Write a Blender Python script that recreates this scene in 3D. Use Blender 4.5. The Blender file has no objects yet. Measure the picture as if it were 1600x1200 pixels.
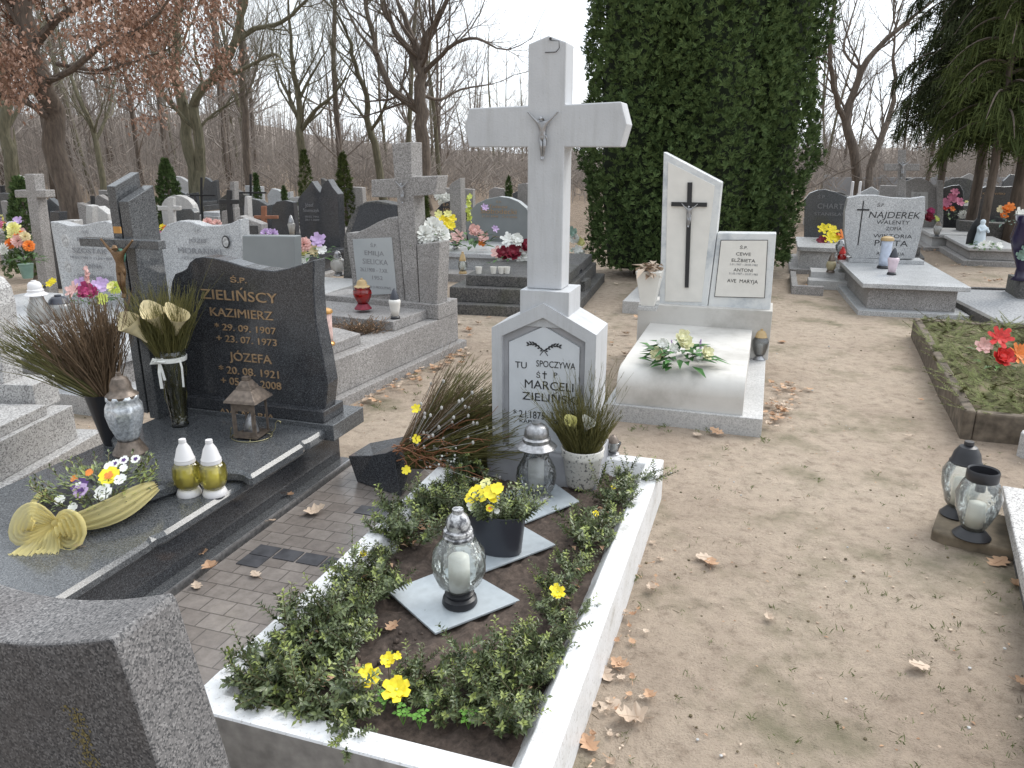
import bpy, bmesh, math, random
import numpy as np
from mathutils import Vector, Matrix, Euler, Quaternion, noise
PI = math.pi
sc = bpy.context.scene
col = sc.collection
rnd = random.Random(7)

# ------------------------------------------------------------------ camera, sky, sun, exposure
CAM_H = 1.6; PITCH = math.radians(16.9); FPX = 1202.0
cam_d = bpy.data.cameras.new('camera'); cam = bpy.data.objects.new('camera', cam_d); col.objects.link(cam)
cam.location = (0, 0, CAM_H); cam.rotation_euler = (math.radians(90) - PITCH, 0, 0)
cam_d.sensor_width = 36; cam_d.lens = FPX / 1600 * 36; cam_d.clip_start = 0.05; cam_d.clip_end = 2000
sc.camera = cam
SUN_EL = math.radians(44); SUN_AZ = math.radians(52)      # azimuth measured from +Y towards +X
world = bpy.data.worlds.new('World'); sc.world = world; world.use_nodes = True
nt = world.node_tree; nt.nodes.clear()
def N(t, **k):
    n = nt.nodes.new(t)
    for a, v in k.items(): setattr(n, a, v)
    return n
wo = N('ShaderNodeOutputWorld'); sky = N('ShaderNodeTexSky'); sky.sky_type = 'NISHITA'; sky.sun_disc = False
sky.sun_elevation = SUN_EL; sky.sun_rotation = SUN_AZ; sky.air_density = 1.4; sky.dust_density = 3.0
bg1 = N('ShaderNodeBackground'); bg1.inputs[1].default_value = 0.12
nt.links.new(sky.outputs[0], bg1.inputs[0])
bg2 = N('ShaderNodeBackground'); bg2.inputs[0].default_value = (0.88, 0.94, 1.0, 1); bg2.inputs[1].default_value = 1.0
tc = N('ShaderNodeTexCoord'); mp = N('ShaderNodeMapping'); mp.inputs['Scale'].default_value = (1.2, 1.2, 3.5)
ns = N('ShaderNodeTexNoise'); ns.inputs['Scale'].default_value = 1.6; ns.inputs['Detail'].default_value = 6; ns.inputs['Roughness'].default_value = .55
rp = N('ShaderNodeValToRGB'); rp.color_ramp.elements[0].position = .33; rp.color_ramp.elements[1].position = .5
rp.color_ramp.elements[0].color = (.6, .6, .6, 1)
mx = N('ShaderNodeMixShader')
# overcast glow: the cloud layer is brighter towards the veiled sun
vm = N('ShaderNodeVectorMath'); vm.operation = 'DOT_PRODUCT'; vm.inputs[1].default_value = (math.sin(SUN_AZ) * math.cos(SUN_EL), math.cos(SUN_AZ) * math.cos(SUN_EL), math.sin(SUN_EL))
mr_ = N('ShaderNodeMapRange'); mr_.inputs['From Min'].default_value = -.7; mr_.inputs['From Max'].default_value = .6; mr_.inputs['To Min'].default_value = .45; mr_.inputs['To Max'].default_value = 1.45
nt.links.new(tc.outputs['Generated'], vm.inputs[0]); nt.links.new(vm.outputs['Value'], mr_.inputs[0]); nt.links.new(mr_.outputs[0], bg2.inputs[1])
nt.links.new(tc.outputs['Generated'], mp.inputs[0]); nt.links.new(mp.outputs[0], ns.inputs[0]); nt.links.new(ns.outputs[0], rp.inputs[0])
nt.links.new(rp.outputs[0], mx.inputs[0]); nt.links.new(bg1.outputs[0], mx.inputs[1]); nt.links.new(bg2.outputs[0], mx.inputs[2]); nt.links.new(mx.outputs[0], wo.inputs[0])
sun_d = bpy.data.lights.new('sun', 'SUN'); sun_d.energy = 1.9; sun_d.angle = math.radians(32); sun_d.color = (1, .96, .9)
sun = bpy.data.objects.new('sun', sun_d); col.objects.link(sun); sun.location = (5, 5, 12)
sdir = Vector((math.sin(SUN_AZ) * math.cos(SUN_EL), math.cos(SUN_AZ) * math.cos(SUN_EL), math.sin(SUN_EL)))
sun.rotation_euler = sdir.to_track_quat('Z', 'Y').to_euler()
sc.view_settings.view_transform = 'Standard'; sc.view_settings.look = 'None'; sc.view_settings.gamma = 1
sc.view_settings.exposure = 0.42
sc.cycles.use_denoising = True
sc.cycles.max_bounces = 8; sc.cycles.transparent_max_bounces = 16

# ------------------------------------------------------------------ measuring helpers: a point of the place from where it is seen
_c, _s = math.cos(PITCH), math.sin(PITCH)
def ray(px, py):
    dx, dz = (px - 800) / FPX, -(py - 600) / FPX
    return Vector((dx, _c + dz * _s, -_s + dz * _c))
def GP(px, py, z=0.0):                       # point at height z
    d = ray(px, py); t = (z - CAM_H) / d.z
    return Vector((d.x * t, d.y * t, z))
def YP(px, py, Y):                           # point at distance Y
    d = ray(px, py); t = Y / d.y
    return Vector((d.x * t, Y, CAM_H + d.z * t))
class Fr:                                    # a plot: origin and heading (degrees clockwise from +Y)
    def __init__(s, o, a):
        s.o = Vector((o[0], o[1], 0)); s.deg = a; s.a = math.radians(a)
        s.ex = Vector((math.cos(s.a), -math.sin(s.a), 0)); s.ey = Vector((math.sin(s.a), math.cos(s.a), 0))
    def loc(s, w): d = w - s.o; return Vector((d.dot(s.ex), d.dot(s.ey), w.z))
    def w(s, x, y, z=0): v = s.o + s.ex * x + s.ey * y; v.z = z; return v
    def z(s, px, py, z): return s.loc(GP(px, py, z))
    def y(s, px, py, y):
        r = ray(px, py); c = Vector((0, 0, CAM_H)); t = (y - (c - s.o).dot(s.ey)) / r.dot(s.ey); return s.loc(c + r * t)
    def x(s, px, py, x):
        r = ray(px, py); c = Vector((0, 0, CAM_H)); t = (x - (c - s.o).dot(s.ex)) / r.dot(s.ex); return s.loc(c + r * t)
    def out(s, pts, y): return [(lambda v: (v.x, v.z))(s.y(px, py, y)) for px, py in pts]
ROW = 18.18
G = Fr((-0.84144, 1.78608), ROW)

# ------------------------------------------------------------------ materials
_m = {}
def mat(name, f):
    if name not in _m:
        m = bpy.data.materials.new(name); m.use_nodes = True; _m[name] = m
        f(m, m.node_tree, m.node_tree.nodes['Principled BSDF'])
    return _m[name]
def c3(c): return (c[0], c[1], c[2], 1)
def nd(t, typ, **k):
    n = t.nodes.new(typ)
    for a, v in k.items():
        if a in n.inputs: n.inputs[a].default_value = v
        else: setattr(n, a, v)
    return n
def ramp(t, src, stops):
    r = t.nodes.new('ShaderNodeValToRGB'); e = r.color_ramp.elements
    while len(e) < len(stops): e.new(.5)
    for q, (p, c) in zip(e, stops): q.position = p; q.color = c3(c)
    t.links.new(src, r.inputs[0]); return r
def tcoord(t): return t.nodes.new('ShaderNodeTexCoord').outputs['Object']
def noise_tex(t, scale, detail=3, rough=.5, co=None):
    n = nd(t, 'ShaderNodeTexNoise'); n.inputs['Scale'].default_value = scale; n.inputs['Detail'].default_value = detail; n.inputs['Roughness'].default_value = rough
    t.links.new(co or tcoord(t), n.inputs['Vector']); return n
def mixc(t, a, b, fac, mode='MIX'):
    n = t.nodes.new('ShaderNodeMix'); n.data_type = 'RGBA'; n.blend_type = mode
    for s, i in ((a, 6), (b, 7)):
        if isinstance(s, (tuple, list)): n.inputs[i].default_value = c3(s)
        else: t.links.new(s, n.inputs[i])
    if isinstance(fac, (int, float)): n.inputs[0].default_value = fac
    else: t.links.new(fac, n.inputs[0])
    return n.outputs[2]
def bump(t, b, h, s, d=.01, pre=None):
    n = nd(t, 'ShaderNodeBump')
    if pre: t.links.new(pre, n.inputs['Normal']); n.inputs['Strength'].default_value = s; n.inputs['Distance'].default_value = d
    t.links.new(h, n.inputs['Height']); t.links.new(n.outputs[0], b.inputs['Normal'])
def plain(name, c, rough=.6, metal=0., var=.15, sc_=12., bmp=0., coat=0.):
    def f(m, t, b):
        n = noise_tex(t, sc_, 4); lo = tuple(x * (1 - var) for x in c); hi = tuple(min(1, x * (1 + var)) for x in c)
        r = ramp(t, n.outputs[0], [(.3, lo), (.7, hi)]); t.links.new(r.outputs[0], b.inputs['Base Color'])
        b.inputs['Roughness'].default_value = rough; b.inputs['Metallic'].default_value = metal
        if coat: b.inputs['Coat Weight'].default_value = coat
        if bmp: bump(t, b, n.outputs[0], bmp)
    return mat(name, f)
def granite(name, base, dark, light, scale=260., rough=.25, stain=None, bmp=0., amt=(.42, .5, .58), stain_scale=3.):
    def f(m, t, b):
        v = nd(t, 'ShaderNodeTexVoronoi'); v.inputs['Scale'].default_value = scale; co = tcoord(t); t.links.new(co, v.inputs['Vector'])
        bw = nd(t, 'ShaderNodeRGBToBW'); t.links.new(v.outputs['Color'], bw.inputs[0])
        r = ramp(t, bw.outputs[0], [(.22, dark), (amt[0], base), (amt[2], base), (.85, light)])
        n = noise_tex(t, 2.5, 5, .6, co); r2 = ramp(t, n.outputs[0], [(.3, (.82, .82, .82)), (.7, (1.1, 1.1, 1.1))])
        c = mixc(t, r.outputs[0], r2.outputs[0], 1., 'MULTIPLY')
        if stain:
            n2 = noise_tex(t, stain_scale, 6, .65, co); r3 = ramp(t, n2.outputs[0], [(.46, (0, 0, 0)), (.7, (.5, .5, .5))])
            c = mixc(t, c, stain, r3.outputs[0]) if not isinstance(stain, str) else c
        t.links.new(c, b.inputs['Base Color'])
        n3 = noise_tex(t, 9, 5, .6, co); mr = nd(t, 'ShaderNodeMapRange'); mr.inputs['To Min'].default_value = rough * .7; mr.inputs['To Max'].default_value = min(1, rough * 1.5)
        t.links.new(n3.outputs[0], mr.inputs[0]); t.links.new(mr.outputs[0], b.inputs['Roughness'])
        if bmp: bump(t, b, bw.outputs[0], bmp, .004)
    return mat(name, f)
def glassy(name, tint, rough=.05, fac=.25, bmpscale=60., bmpstr=.5):
    def f(m, t, b):                          # thin blown glass: mostly see-through, glossy at grazing angles
        t.nodes.remove(b); out = [n for n in t.nodes if n.type == 'OUTPUT_MATERIAL'][0]
        tr = nd(t, 'ShaderNodeBsdfTransparent'); tr.inputs[0].default_value = c3(tint)
        gl = nd(t, 'ShaderNodeBsdfGlossy'); gl.inputs['Roughness'].default_value = rough; gl.inputs[0].default_value = (1, 1, 1, 1)
        df = nd(t, 'ShaderNodeBsdfTranslucent'); df.inputs[0].default_value = c3([min(1, x * 1.0) for x in tint])
        lw = nd(t, 'ShaderNodeLayerWeight'); lw.inputs[0].default_value = .42
        n = noise_tex(t, bmpscale, 2, .4); bp = nd(t, 'ShaderNodeBump'); bp.inputs['Strength'].default_value = bmpstr; bp.inputs['Distance'].default_value = .01
        t.links.new(n.outputs[0], bp.inputs['Height']); t.links.new(bp.outputs[0], gl.inputs['Normal']); t.links.new(bp.outputs[0], lw.inputs['Normal'])
        m0 = nd(t, 'ShaderNodeMixShader'); m0.inputs[0].default_value = fac; t.links.new(tr.outputs[0], m0.inputs[1]); t.links.new(df.outputs[0], m0.inputs[2])
        m1 = nd(t, 'ShaderNodeMixShader'); t.links.new(lw.outputs['Fresnel'], m1.inputs[0]); t.links.new(m0.outputs[0], m1.inputs[1]); t.links.new(gl.outputs[0], m1.inputs[2])
        t.links.new(m1.outputs[0], out.inputs[0])
    return mat(name, f)
def leafm(name, a, b_, scale=30., rough=.5, sheen=0.3):
    def f(m, t, b):
        g = nd(t, 'ShaderNodeNewGeometry'); n = noise_tex(t, scale, 2)
        mm = nd(t, 'ShaderNodeMath'); mm.operation = 'ADD'; t.links.new(n.outputs[0], mm.inputs[0]); t.links.new(g.outputs['Random Per Island'], mm.inputs[1])
        m2 = nd(t, 'ShaderNodeMath'); m2.operation = 'MULTIPLY'; m2.inputs[1].default_value = .55; t.links.new(mm.outputs[0], m2.inputs[0])
        r = ramp(t, m2.outputs[0], [(.2, a), (.75, b_)]); t.links.new(r.outputs[0], b.inputs['Base Color'])
        b.inputs['Roughness'].default_value = rough; b.inputs['Specular IOR Level'].default_value = sheen
    return mat(name, f)

def _paint(m, t, b):
    co = tcoord(t); n = noise_tex(t, 5, 6, .65, co); r = ramp(t, n.outputs[0], [(.3, (.46, .47, .49)), (.7, (.53, .54, .56))])
    mpn = nd(t, 'ShaderNodeMapping'); mpn.inputs['Scale'].default_value = (14, 14, 1.1); t.links.new(co, mpn.inputs[0]); n2 = noise_tex(t, 1.6, 7, .7, mpn.outputs[0]); r2 = ramp(t, n2.outputs[0], [(.34, (.74, .73, .70)), (.52, (1, 1, 1))])
    n3 = noise_tex(t, 120, 3, .6, co); r3 = ramp(t, n3.outputs[0], [(.27, (.7, .68, .64)), (.36, (1, 1, 1))])
    t.links.new(mixc(t, mixc(t, r.outputs[0], r2.outputs[0], .45, 'MULTIPLY'), r3.outputs[0], .5, 'MULTIPLY'), b.inputs['Base Color']); b.inputs['Roughness'].default_value = .5; bump(t, b, n3.outputs[0], .35, .003)
M_paint = mat('white_painted_concrete', _paint)
def _kerb(m, t, b):
    co = tcoord(t); n = noise_tex(t, 6, 8, .7, co); r = ramp(t, n.outputs[0], [(.42, (.74, .745, .76)), (.6, (.66, .66, .66)), (.7, (.42, .40, .37))])
    n2 = noise_tex(t, 90, 3, .6, co); r2 = ramp(t, n2.outputs[0], [(.35, (.6, .58, .55)), (.42, (1, 1, 1))])
    t.links.new(mixc(t, r.outputs[0], r2.outputs[0], .7, 'MULTIPLY'), b.inputs['Base Color']); b.inputs['Roughness'].default_value = .45; bump(t, b, n2.outputs[0], .3, .004)
M_kerb = mat('worn_white_paint', _kerb)
M_black = granite('black_granite', (.045, .047, .052), (.022, .022, .026), (.11, .115, .125), 330, .14)
M_dgran = granite('dark_grey_granite', (.085, .09, .097), (.04, .042, .046), (.17, .175, .18), 330, .15)
M_edge = granite('bevelled_granite_edge', (.20, .21, .22), (.12, .12, .13), (.33, .33, .34), 330, .2)
M_lgran = granite('light_grey_granite', (.46, .47, .48), (.22, .22, .23), (.62, .62, .62), 230, .35)
M_lgran2 = granite('pale_speckled_granite', (.45, .44, .43), (.2, .19, .19), (.6, .59, .58), 170, .5)
M_fgran = granite('rough_unpolished_granite', (.15, .144, .144), (.055, .055, .058), (.26, .25, .248), 330, .7, stain=(.115, .10, .098), bmp=.8, stain_scale=2.2)
M_conc = granite('washed_concrete', (.30, .285, .275), (.17, .16, .155), (.42, .4, .39), 150, .8, stain=(.235, .22, .21), bmp=.5)
M_concd = granite('old_dark_concrete', (.105, .10, .098), (.05, .05, .05), (.17, .16, .15), 90, .85, stain=(.07, .07, .045), bmp=.5)
M_concl = granite('pale_cast_stone', (.47, .465, .46), (.36, .355, .35), (.55, .54, .53), 150, .55, stain=(.39, .38, .37))
def _marble(m, t, b):
    co = tcoord(t); w = noise_tex(t, 3.2, 8, .72, co); r = ramp(t, w.outputs[0], [(.35, (.42, .45, .48)), (.5, (.64, .655, .66)), (.7, (.72, .72, .71))])
    t.links.new(r.outputs[0], b.inputs['Base Color']); b.inputs['Roughness'].default_value = .35
M_marble = mat('veined_white_marble', _marble)
M_cream = plain('cream_stone_panel', (.70, .68, .64), .45, var=.04)
def _slab(m, t, b):
    co = tcoord(t); w = noise_tex(t, 2.4, 7, .65, co); r = ramp(t, w.outputs[0], [(.3, (.38, .36, .33)), (.52, (.56, .54, .51)), (.72, (.62, .60, .57))])
    t.links.new(r.outputs[0], b.inputs['Base Color']); b.inputs['Roughness'].default_value = .7; bump(t, b, w.outputs[0], .2)
M_slab = mat('weathered_pale_terrazzo', _slab)
M_gold = plain('gold_lettering', (.42, .285, .17), .45, .4, var=.25, sc_=40)
M_ink = plain('black_engraving', (.02, .02, .022), .5, var=.1)
M_greyink = plain('faded_grey_engraving', (.22, .22, .23), .6, var=.1)
M_plaque = plain('white_ceramic_plaque', (.60, .625, .66), .25, var=.05, sc_=8)
M_plaq2 = plain('pale_grey_plaque', (.40, .42, .43), .3, var=.06, sc_=6)
M_grey = plain('grey_render', (.34, .34, .36), .6, var=.1)
M_greyst = plain('smooth_grey_stone', (.22, .235, .24), .3, var=.08, sc_=4)
M_silver = plain('aged_silver_metal', (.34, .34, .35), .35, .75, var=.35, sc_=60)
M_bronze = plain('patinated_bronze', (.17, .10, .05), .45, .4, var=.4, sc_=50)
M_verd = plain('green_patina', (.10, .26, .19), .6, var=.3, sc_=60)
M_blackpl = plain('matt_black_plastic', (.022, .022, .026), .4, var=.15)
M_dkplast = plain('anthracite_plastic', (.045, .048, .062), .35, var=.1)
M_whitepl = plain('white_plastic', (.72, .70, .70), .35, var=.05)
M_goldpl = plain('gold_plastic', (.55, .30, .10), .3, .5, var=.2)
M_brownpl = plain('worn_bronze_plastic', (.17, .135, .11), .4, .4, var=.35, sc_=50)
M_tan = plain('tan_plastic', (.48, .34, .17), .5, var=.15)
M_wax = plain('candle_wax', (.75, .72, .66), .5, var=.05)
M_white = plain('white_petals', (.78, .78, .74), .6, var=.08, sc_=50)
M_cw = plain('cream_petals', (.72, .62, .38), .6, var=.12, sc_=50)
M_yel = plain('yellow_petals', (.88, .72, .03), .5, var=.15, sc_=60)
M_ylt = plain('pale_yellow_petals', (.78, .74, .30), .6, var=.12, sc_=50)
M_lime = plain('lime_petals', (.60, .66, .15), .6, var=.15, sc_=50)
M_pur = plain('purple_petals', (.09, .035, .17), .6, var=.3, sc_=80)
M_lil = plain('lilac_petals', (.50, .36, .58), .6, var=.15, sc_=50)
M_pink = plain('pink_petals', (.66, .22, .34), .6, var=.2, sc_=50)
M_lpink = plain('pale_pink_petals', (.74, .46, .42), .6, var=.15, sc_=50)
M_mag = plain('magenta_petals', (.42, .05, .16), .6, var=.25, sc_=50)
M_red = plain('red_petals', (.62, .035, .03), .55, var=.25, sc_=50)
M_crim = plain('dark_red_petals', (.20, .012, .03), .55, var=.25, sc_=50)
M_org = plain('orange_petals', (.80, .24, .04), .55, var=.2, sc_=50)
M_grn = leafm('green_leaves', (.018, .05, .014), (.08, .17, .04), 20)
M_teal = leafm('blue_green_leaves', (.10, .16, .13), (.22, .32, .26), 20)
M_box = leafm('boxwood_leaves', (.028, .046, .018), (.145, .18, .075), 25, .35, .5)
M_boxl = leafm('young_boxwood_tips', (.13, .16, .04), (.28, .33, .09), 25, .4, .4)
M_clov = leafm('clover_leaves', (.06, .16, .025), (.14, .32, .05), 25, .5)
M_stem = plain('green_stem', (.12, .10, .045), .6, var=.2)
M_twig = plain('brown_twig', (.10, .075, .035), .7, var=.35, sc_=8)
M_twigg = leafm('olive_broom_twigs', (.06, .062, .02), (.17, .155, .055), 9, .6)
M_twigb = leafm('brown_birch_twigs', (.07, .048, .03), (.21, .14, .085), 9, .6)
M_twigr = plain('reddish_curly_willow', (.24, .10, .045), .55, var=.25, sc_=30)
M_catkin = plain('silver_catkins', (.50, .48, .45), .9, var=.2, sc_=60)
M_dry = leafm('dry_oak_leaves', (.30, .16, .09), (.55, .36, .23), 10, .7)
M_oak = leafm('rusty_oak_leaves', (.25, .145, .10), (.46, .30, .23), 10, .8)
M_dryp = leafm('pale_dry_leaves', (.36, .26, .19), (.58, .47, .37), 10, .7)
M_moss = leafm('moss_and_needles', (.06, .075, .02), (.18, .20, .07), 12, .8)
def _soil(m, t, b):
    co = tcoord(t); n = noise_tex(t, 45, 8, .7, co); r = ramp(t, n.outputs[0], [(.3, (.025, .018, .014)), (.55, (.085, .062, .05)), (.8, (.17, .13, .105))])
    t.links.new(r.outputs[0], b.inputs['Base Color']); b.inputs['Roughness'].default_value = .95; bump(t, b, n.outputs[0], 1., .02)
M_soil = mat('dark_planting_soil', _soil)
def _sand(m, t, b):
    co = tcoord(t)
    n1 = noise_tex(t, .9, 6, .6, co); r1 = ramp(t, n1.outputs[0], [(.3, (.33, .258, .198)), (.5, (.43, .345, .268)), (.7, (.47, .385, .302))])
    n2 = noise_tex(t, 14, 8, .72, co); r2 = ramp(t, n2.outputs[0], [(.3, (.5, .47, .44)), (.47, (.95, .95, .95)), (.7, (1.15, 1.15, 1.15))])
    c = mixc(t, r1.outputs[0], r2.outputs[0], .8, 'MULTIPLY')
    n3 = noise_tex(t, 150, 4, .7, co); r3 = ramp(t, n3.outputs[0], [(.3, (.62, .59, .56)), (.43, (1, 1, 1)), (.75, (1.2, 1.2, 1.2))])
    c = mixc(t, c, r3.outputs[0], .8, 'MULTIPLY')
    n4 = noise_tex(t, 1.7, 5, .65, co); r4 = ramp(t, n4.outputs[0], [(.52, (0, 0, 0)), (.68, (.75, .75, .75))])       # thin moss film and trodden dark soil
    c = mixc(t, c, (.16, .15, .085), mixc(t, (0, 0, 0), r4.outputs[0], r3.outputs[0]))
    sp = nd(t, 'ShaderNodeSeparateXYZ'); t.links.new(co, sp.inputs[0])                                                      # forest floor beyond the plots
    mr = nd(t, 'ShaderNodeMapRange'); mr.inputs['From Min'].default_value = 9; mr.inputs['From Max'].default_value = 16; t.links.new(sp.outputs['Y'], mr.inputs[0])
    n5 = noise_tex(t, 6, 6, .7, co); r5 = ramp(t, n5.outputs[0], [(.35, (.11, .08, .055)), (.6, (.22, .16, .11)), (.8, (.17, .16, .09))])
    c = mixc(t, c, r5.outputs[0], mr.outputs[0])
    t.links.new(c, b.inputs['Base Color']); b.inputs['Roughness'].default_value = .95
    ad = nd(t, 'ShaderNodeMath'); ad.operation = 'ADD'; t.links.new(n2.outputs[0], ad.inputs[0])
    ml = nd(t, 'ShaderNodeMath'); ml.operation = 'MULTIPLY'; ml.inputs[1].default_value = .35; t.links.new(n3.outputs[0], ml.inputs[0]); t.links.new(ml.outputs[0], ad.inputs[1])
    nf = noise_tex(t, 5.5, 3, .55, co); bf = nd(t, 'ShaderNodeBump'); bf.inputs['Strength'].default_value = .8; bf.inputs['Distance'].default_value = .06; t.links.new(nf.outputs[0], bf.inputs['Height'])
    bump(t, b, ad.outputs[0], .9, .035, bf.outputs[0])
M_sand = mat('trodden_sandy_soil', _sand)
def _bark(c1, c2):
    def f(m, t, b):
        co = tcoord(t); mpn = nd(t, 'ShaderNodeMapping'); mpn.inputs['Scale'].default_value = (9, 9, 1.5); t.links.new(co, mpn.inputs[0])
        n = noise_tex(t, 2.5, 6, .7, mpn.outputs[0]); r = ramp(t, n.outputs[0], [(.3, c1), (.7, c2)]); t.links.new(r.outputs[0], b.inputs['Base Color'])
        b.inputs['Roughness'].default_value = .95; bump(t, b, n.outputs[0], .8, .03)
    return f
M_bark = mat('grey_brown_bark', _bark((.06, .048, .04), (.19, .15, .12)))
M_barkg = mat('greenish_mossy_bark', _bark((.07, .066, .042), (.20, .18, .12)))
M_twf = plain('far_twigs', (.27, .235, .21), .9, var=.25, sc_=2)
M_far = leafm('distant_wood', (.20, .175, .16), (.38, .335, .30), .4, 1., 0.)
M_thuja = leafm('thuja_sprays', (.030, .055, .020), (.105, .155, .055), 1.4, .7, .15)
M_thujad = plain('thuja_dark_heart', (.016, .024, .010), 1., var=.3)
M_spruce = leafm('spruce_needles', (.02, .028, .015), (.065, .08, .035), .8, .8, .1)
M_spruceg = leafm('yellow_green_needles', (.032, .046, .016), (.085, .105, .034), .8, .8, .1)

# ------------------------------------------------------------------ mesh builder
class MB:
    def __init__(s): s.v = []; s.f = []; s.mi = []; s.m = 0; s.mats = []
    def use(s, m):
        if m not in s.mats: s.mats.append(m)
        s.m = s.mats.index(m); return s
    def add(s, vs, fs):
        o = len(s.v); s.v.extend([tuple(q) for q in vs])
        for f in fs: s.f.append(tuple(i + o for i in f)); s.mi.append(s.m)
    def box(s, x0, x1, y0, y1, z0, z1):
        s.add([(x0, y0, z0), (x1, y0, z0), (x1, y1, z0), (x0, y1, z0), (x0, y0, z1), (x1, y0, z1), (x1, y1, z1), (x0, y1, z1)],
              [(0, 3, 2, 1), (4, 5, 6, 7), (0, 1, 5, 4), (1, 2, 6, 5), (2, 3, 7, 6), (3, 0, 4, 7)]); return s
    def prism(s, pts, y0, y1):               # outline in x,z pushed along y
        n = len(pts); a = sum(pts[i][0] * pts[(i + 1) % n][1] - pts[(i + 1) % n][0] * pts[i][1] for i in range(n))
        if a < 0: pts = pts[::-1]
        s.add([(x, y0, z) for x, z in pts] + [(x, y1, z) for x, z in pts],
              [tuple(range(n)), tuple(range(2 * n - 1, n - 1, -1))] + [(i, i + n, (i + 1) % n + n, (i + 1) % n) for i in range(n)]); return s
    def prismz(s, pts, z0, z1):
        n = len(pts); a = sum(pts[i][0] * pts[(i + 1) % n][1] - pts[(i + 1) % n][0] * pts[i][1] for i in range(n))
        if a < 0: pts = pts[::-1]
        s.add([(x, y, z0) for x, y in pts] + [(x, y, z1) for x, y in pts],
              [tuple(range(n - 1, -1, -1)), tuple(range(n, 2 * n))] + [(i, (i + 1) % n, (i + 1) % n + n, i + n) for i in range(n)]); return s
    def ring(s, o, i, y0, y1):               # outline with a hole, same point count
        n = len(o); a = sum(o[k][0] * o[(k + 1) % n][1] - o[(k + 1) % n][0] * o[k][1] for k in range(n))
        if a < 0: o = o[::-1]; i = i[::-1]
        vs = [(x, y0, z) for x, z in o] + [(x, y0, z) for x, z in i] + [(x, y1, z) for x, z in o] + [(x, y1, z) for x, z in i]; fs = []
        for k in range(n):
            j = (k + 1) % n; fs += [(k, j, n + j, n + k), (2 * n + k, 3 * n + k, 3 * n + j, 2 * n + j), (k, 2 * n + k, 2 * n + j, j), (n + k, n + j, 3 * n + j, 3 * n + k)]
        s.add(vs, fs); return s
    def tube(s, pts, rad, n=6, cap=True):
        pts = [Vector(p) for p in pts]; vs = []; k = len(pts)
        if not isinstance(rad, (list, tuple)): rad = [rad] * k
        up = Vector((0.13, 0.21, 1)).normalized(); prev = None
        for i, p in enumerate(pts):
            d = (pts[min(i + 1, k - 1)] - pts[max(i - 1, 0)])
            d = d.normalized() if d.length > 1e-9 else Vector((0, 0, 1))
            if prev is None: a = d.cross(up); a = a if a.length > .05 else d.cross(Vector((1, 0, 0)))
            else: a = prev - d * prev.dot(d)
            a.normalize(); prev = a; b = d.cross(a)
            for j in range(n): t = 2 * PI * j / n; vs.append(p + (a * math.cos(t) + b * math.sin(t)) * rad[i])
        fs = [(i * n + j, i * n + (j + 1) % n, (i + 1) * n + (j + 1) % n, (i + 1) * n + j) for i in range(k - 1) for j in range(n)]
        if cap and n > 2: fs += [tuple(range(n - 1, -1, -1)), tuple((k - 1) * n + j for j in range(n))]
        s.add(vs, fs); return s
    def lathe(s, prof, n=20, c=(0, 0, 0), sx=1., sy=1., wob=None):
        vs = []; k = len(prof)
        for r, z in prof:
            for j in range(n):
                t = 2 * PI * j / n; q = r * (1 + (wob(t, z) if wob else 0))
                vs.append((c[0] + q * sx * math.cos(t), c[1] + q * sy * math.sin(t), c[2] + z))
        fs = [(i * n + j, i * n + (j + 1) % n, (i + 1) * n + (j + 1) % n, (i + 1) * n + j) for i in range(k - 1) for j in range(n)]
        if prof[0][0] > 1e-5: fs.append(tuple(range(n - 1, -1, -1)))
        if prof[-1][0] > 1e-5: fs.append(tuple((k - 1) * n + j for j in range(n)))
        s.add(vs, fs); return s
    def ball(s, c, r, n=8, sz=1.): 
        return s.lathe([(max(1e-6, r * math.sin(PI * i / (n // 2))), -r * sz * math.cos(PI * i / (n // 2))) for i in range(n // 2 + 1)], n, c)
    def leaf(s, p, d, up, L, W, fold=.25, curl=0.):     # pointed leaf, 4 quads-tris folded on its midrib
        p = Vector(p); d = Vector(d).normalized(); u = Vector(up); sd = d.cross(u)
        sd = sd.normalized() if sd.length > 1e-4 else Vector((1, 0, 0)); u = sd.cross(d).normalized()
        a = p + d * L * .5 - u * curl * L * .3; t = p + d * L - u * curl * L
        s.add([p, a + sd * W * .5 + u * W * fold, t, a - sd * W * .5 + u * W * fold, a], [(0, 1, 4), (1, 2, 4), (2, 3, 4), (3, 0, 4)]); return s
    def build(s, name, m=None, parent=None, smooth=False, bevel=0., seg=2):
        me = bpy.data.meshes.new(name); me.from_pydata(s.v, [], s.f); 
        for q in (s.mats if s.mats else [m]): me.materials.append(q)
        if s.mats: me.polygons.foreach_set('material_index', s.mi)
        if smooth: me.polygons.foreach_set('use_smooth', [True] * len(me.polygons))
        me.update(); o = bpy.data.objects.new(name, me); col.objects.link(o)
        if parent: o.parent = parent
        if bevel:
            b = o.modifiers.new('bevel', 'BEVEL'); b.width = bevel; b.segments = seg; b.limit_method = 'ANGLE'; b.angle_limit = math.radians(40)
        if smooth == 'auto':
            me.polygons.foreach_set('use_smooth', [True] * len(me.polygons))
            me.set_sharp_from_angle(angle=math.radians(38)) if hasattr(me, 'set_sharp_from_angle') else None
        return o
def tag(o, label=None, cat=None, group=None, kind=None):
    if label: o['label'] = label
    if cat: o['category'] = cat
    if group: o['group'] = group
    if kind: o['kind'] = kind
    return o
def thing(name, label, cat, loc=(0, 0, 0), rz=0., group=None):
    o = bpy.data.objects.new(name, None); col.objects.link(o); o.empty_display_size = .1
    o.location = loc; o.rotation_euler = (0, 0, rz); return tag(o, label, cat, group)
def plot(name, label, cat, fr, group=None): return thing(name, label, cat, fr.o, -fr.a, group)
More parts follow.
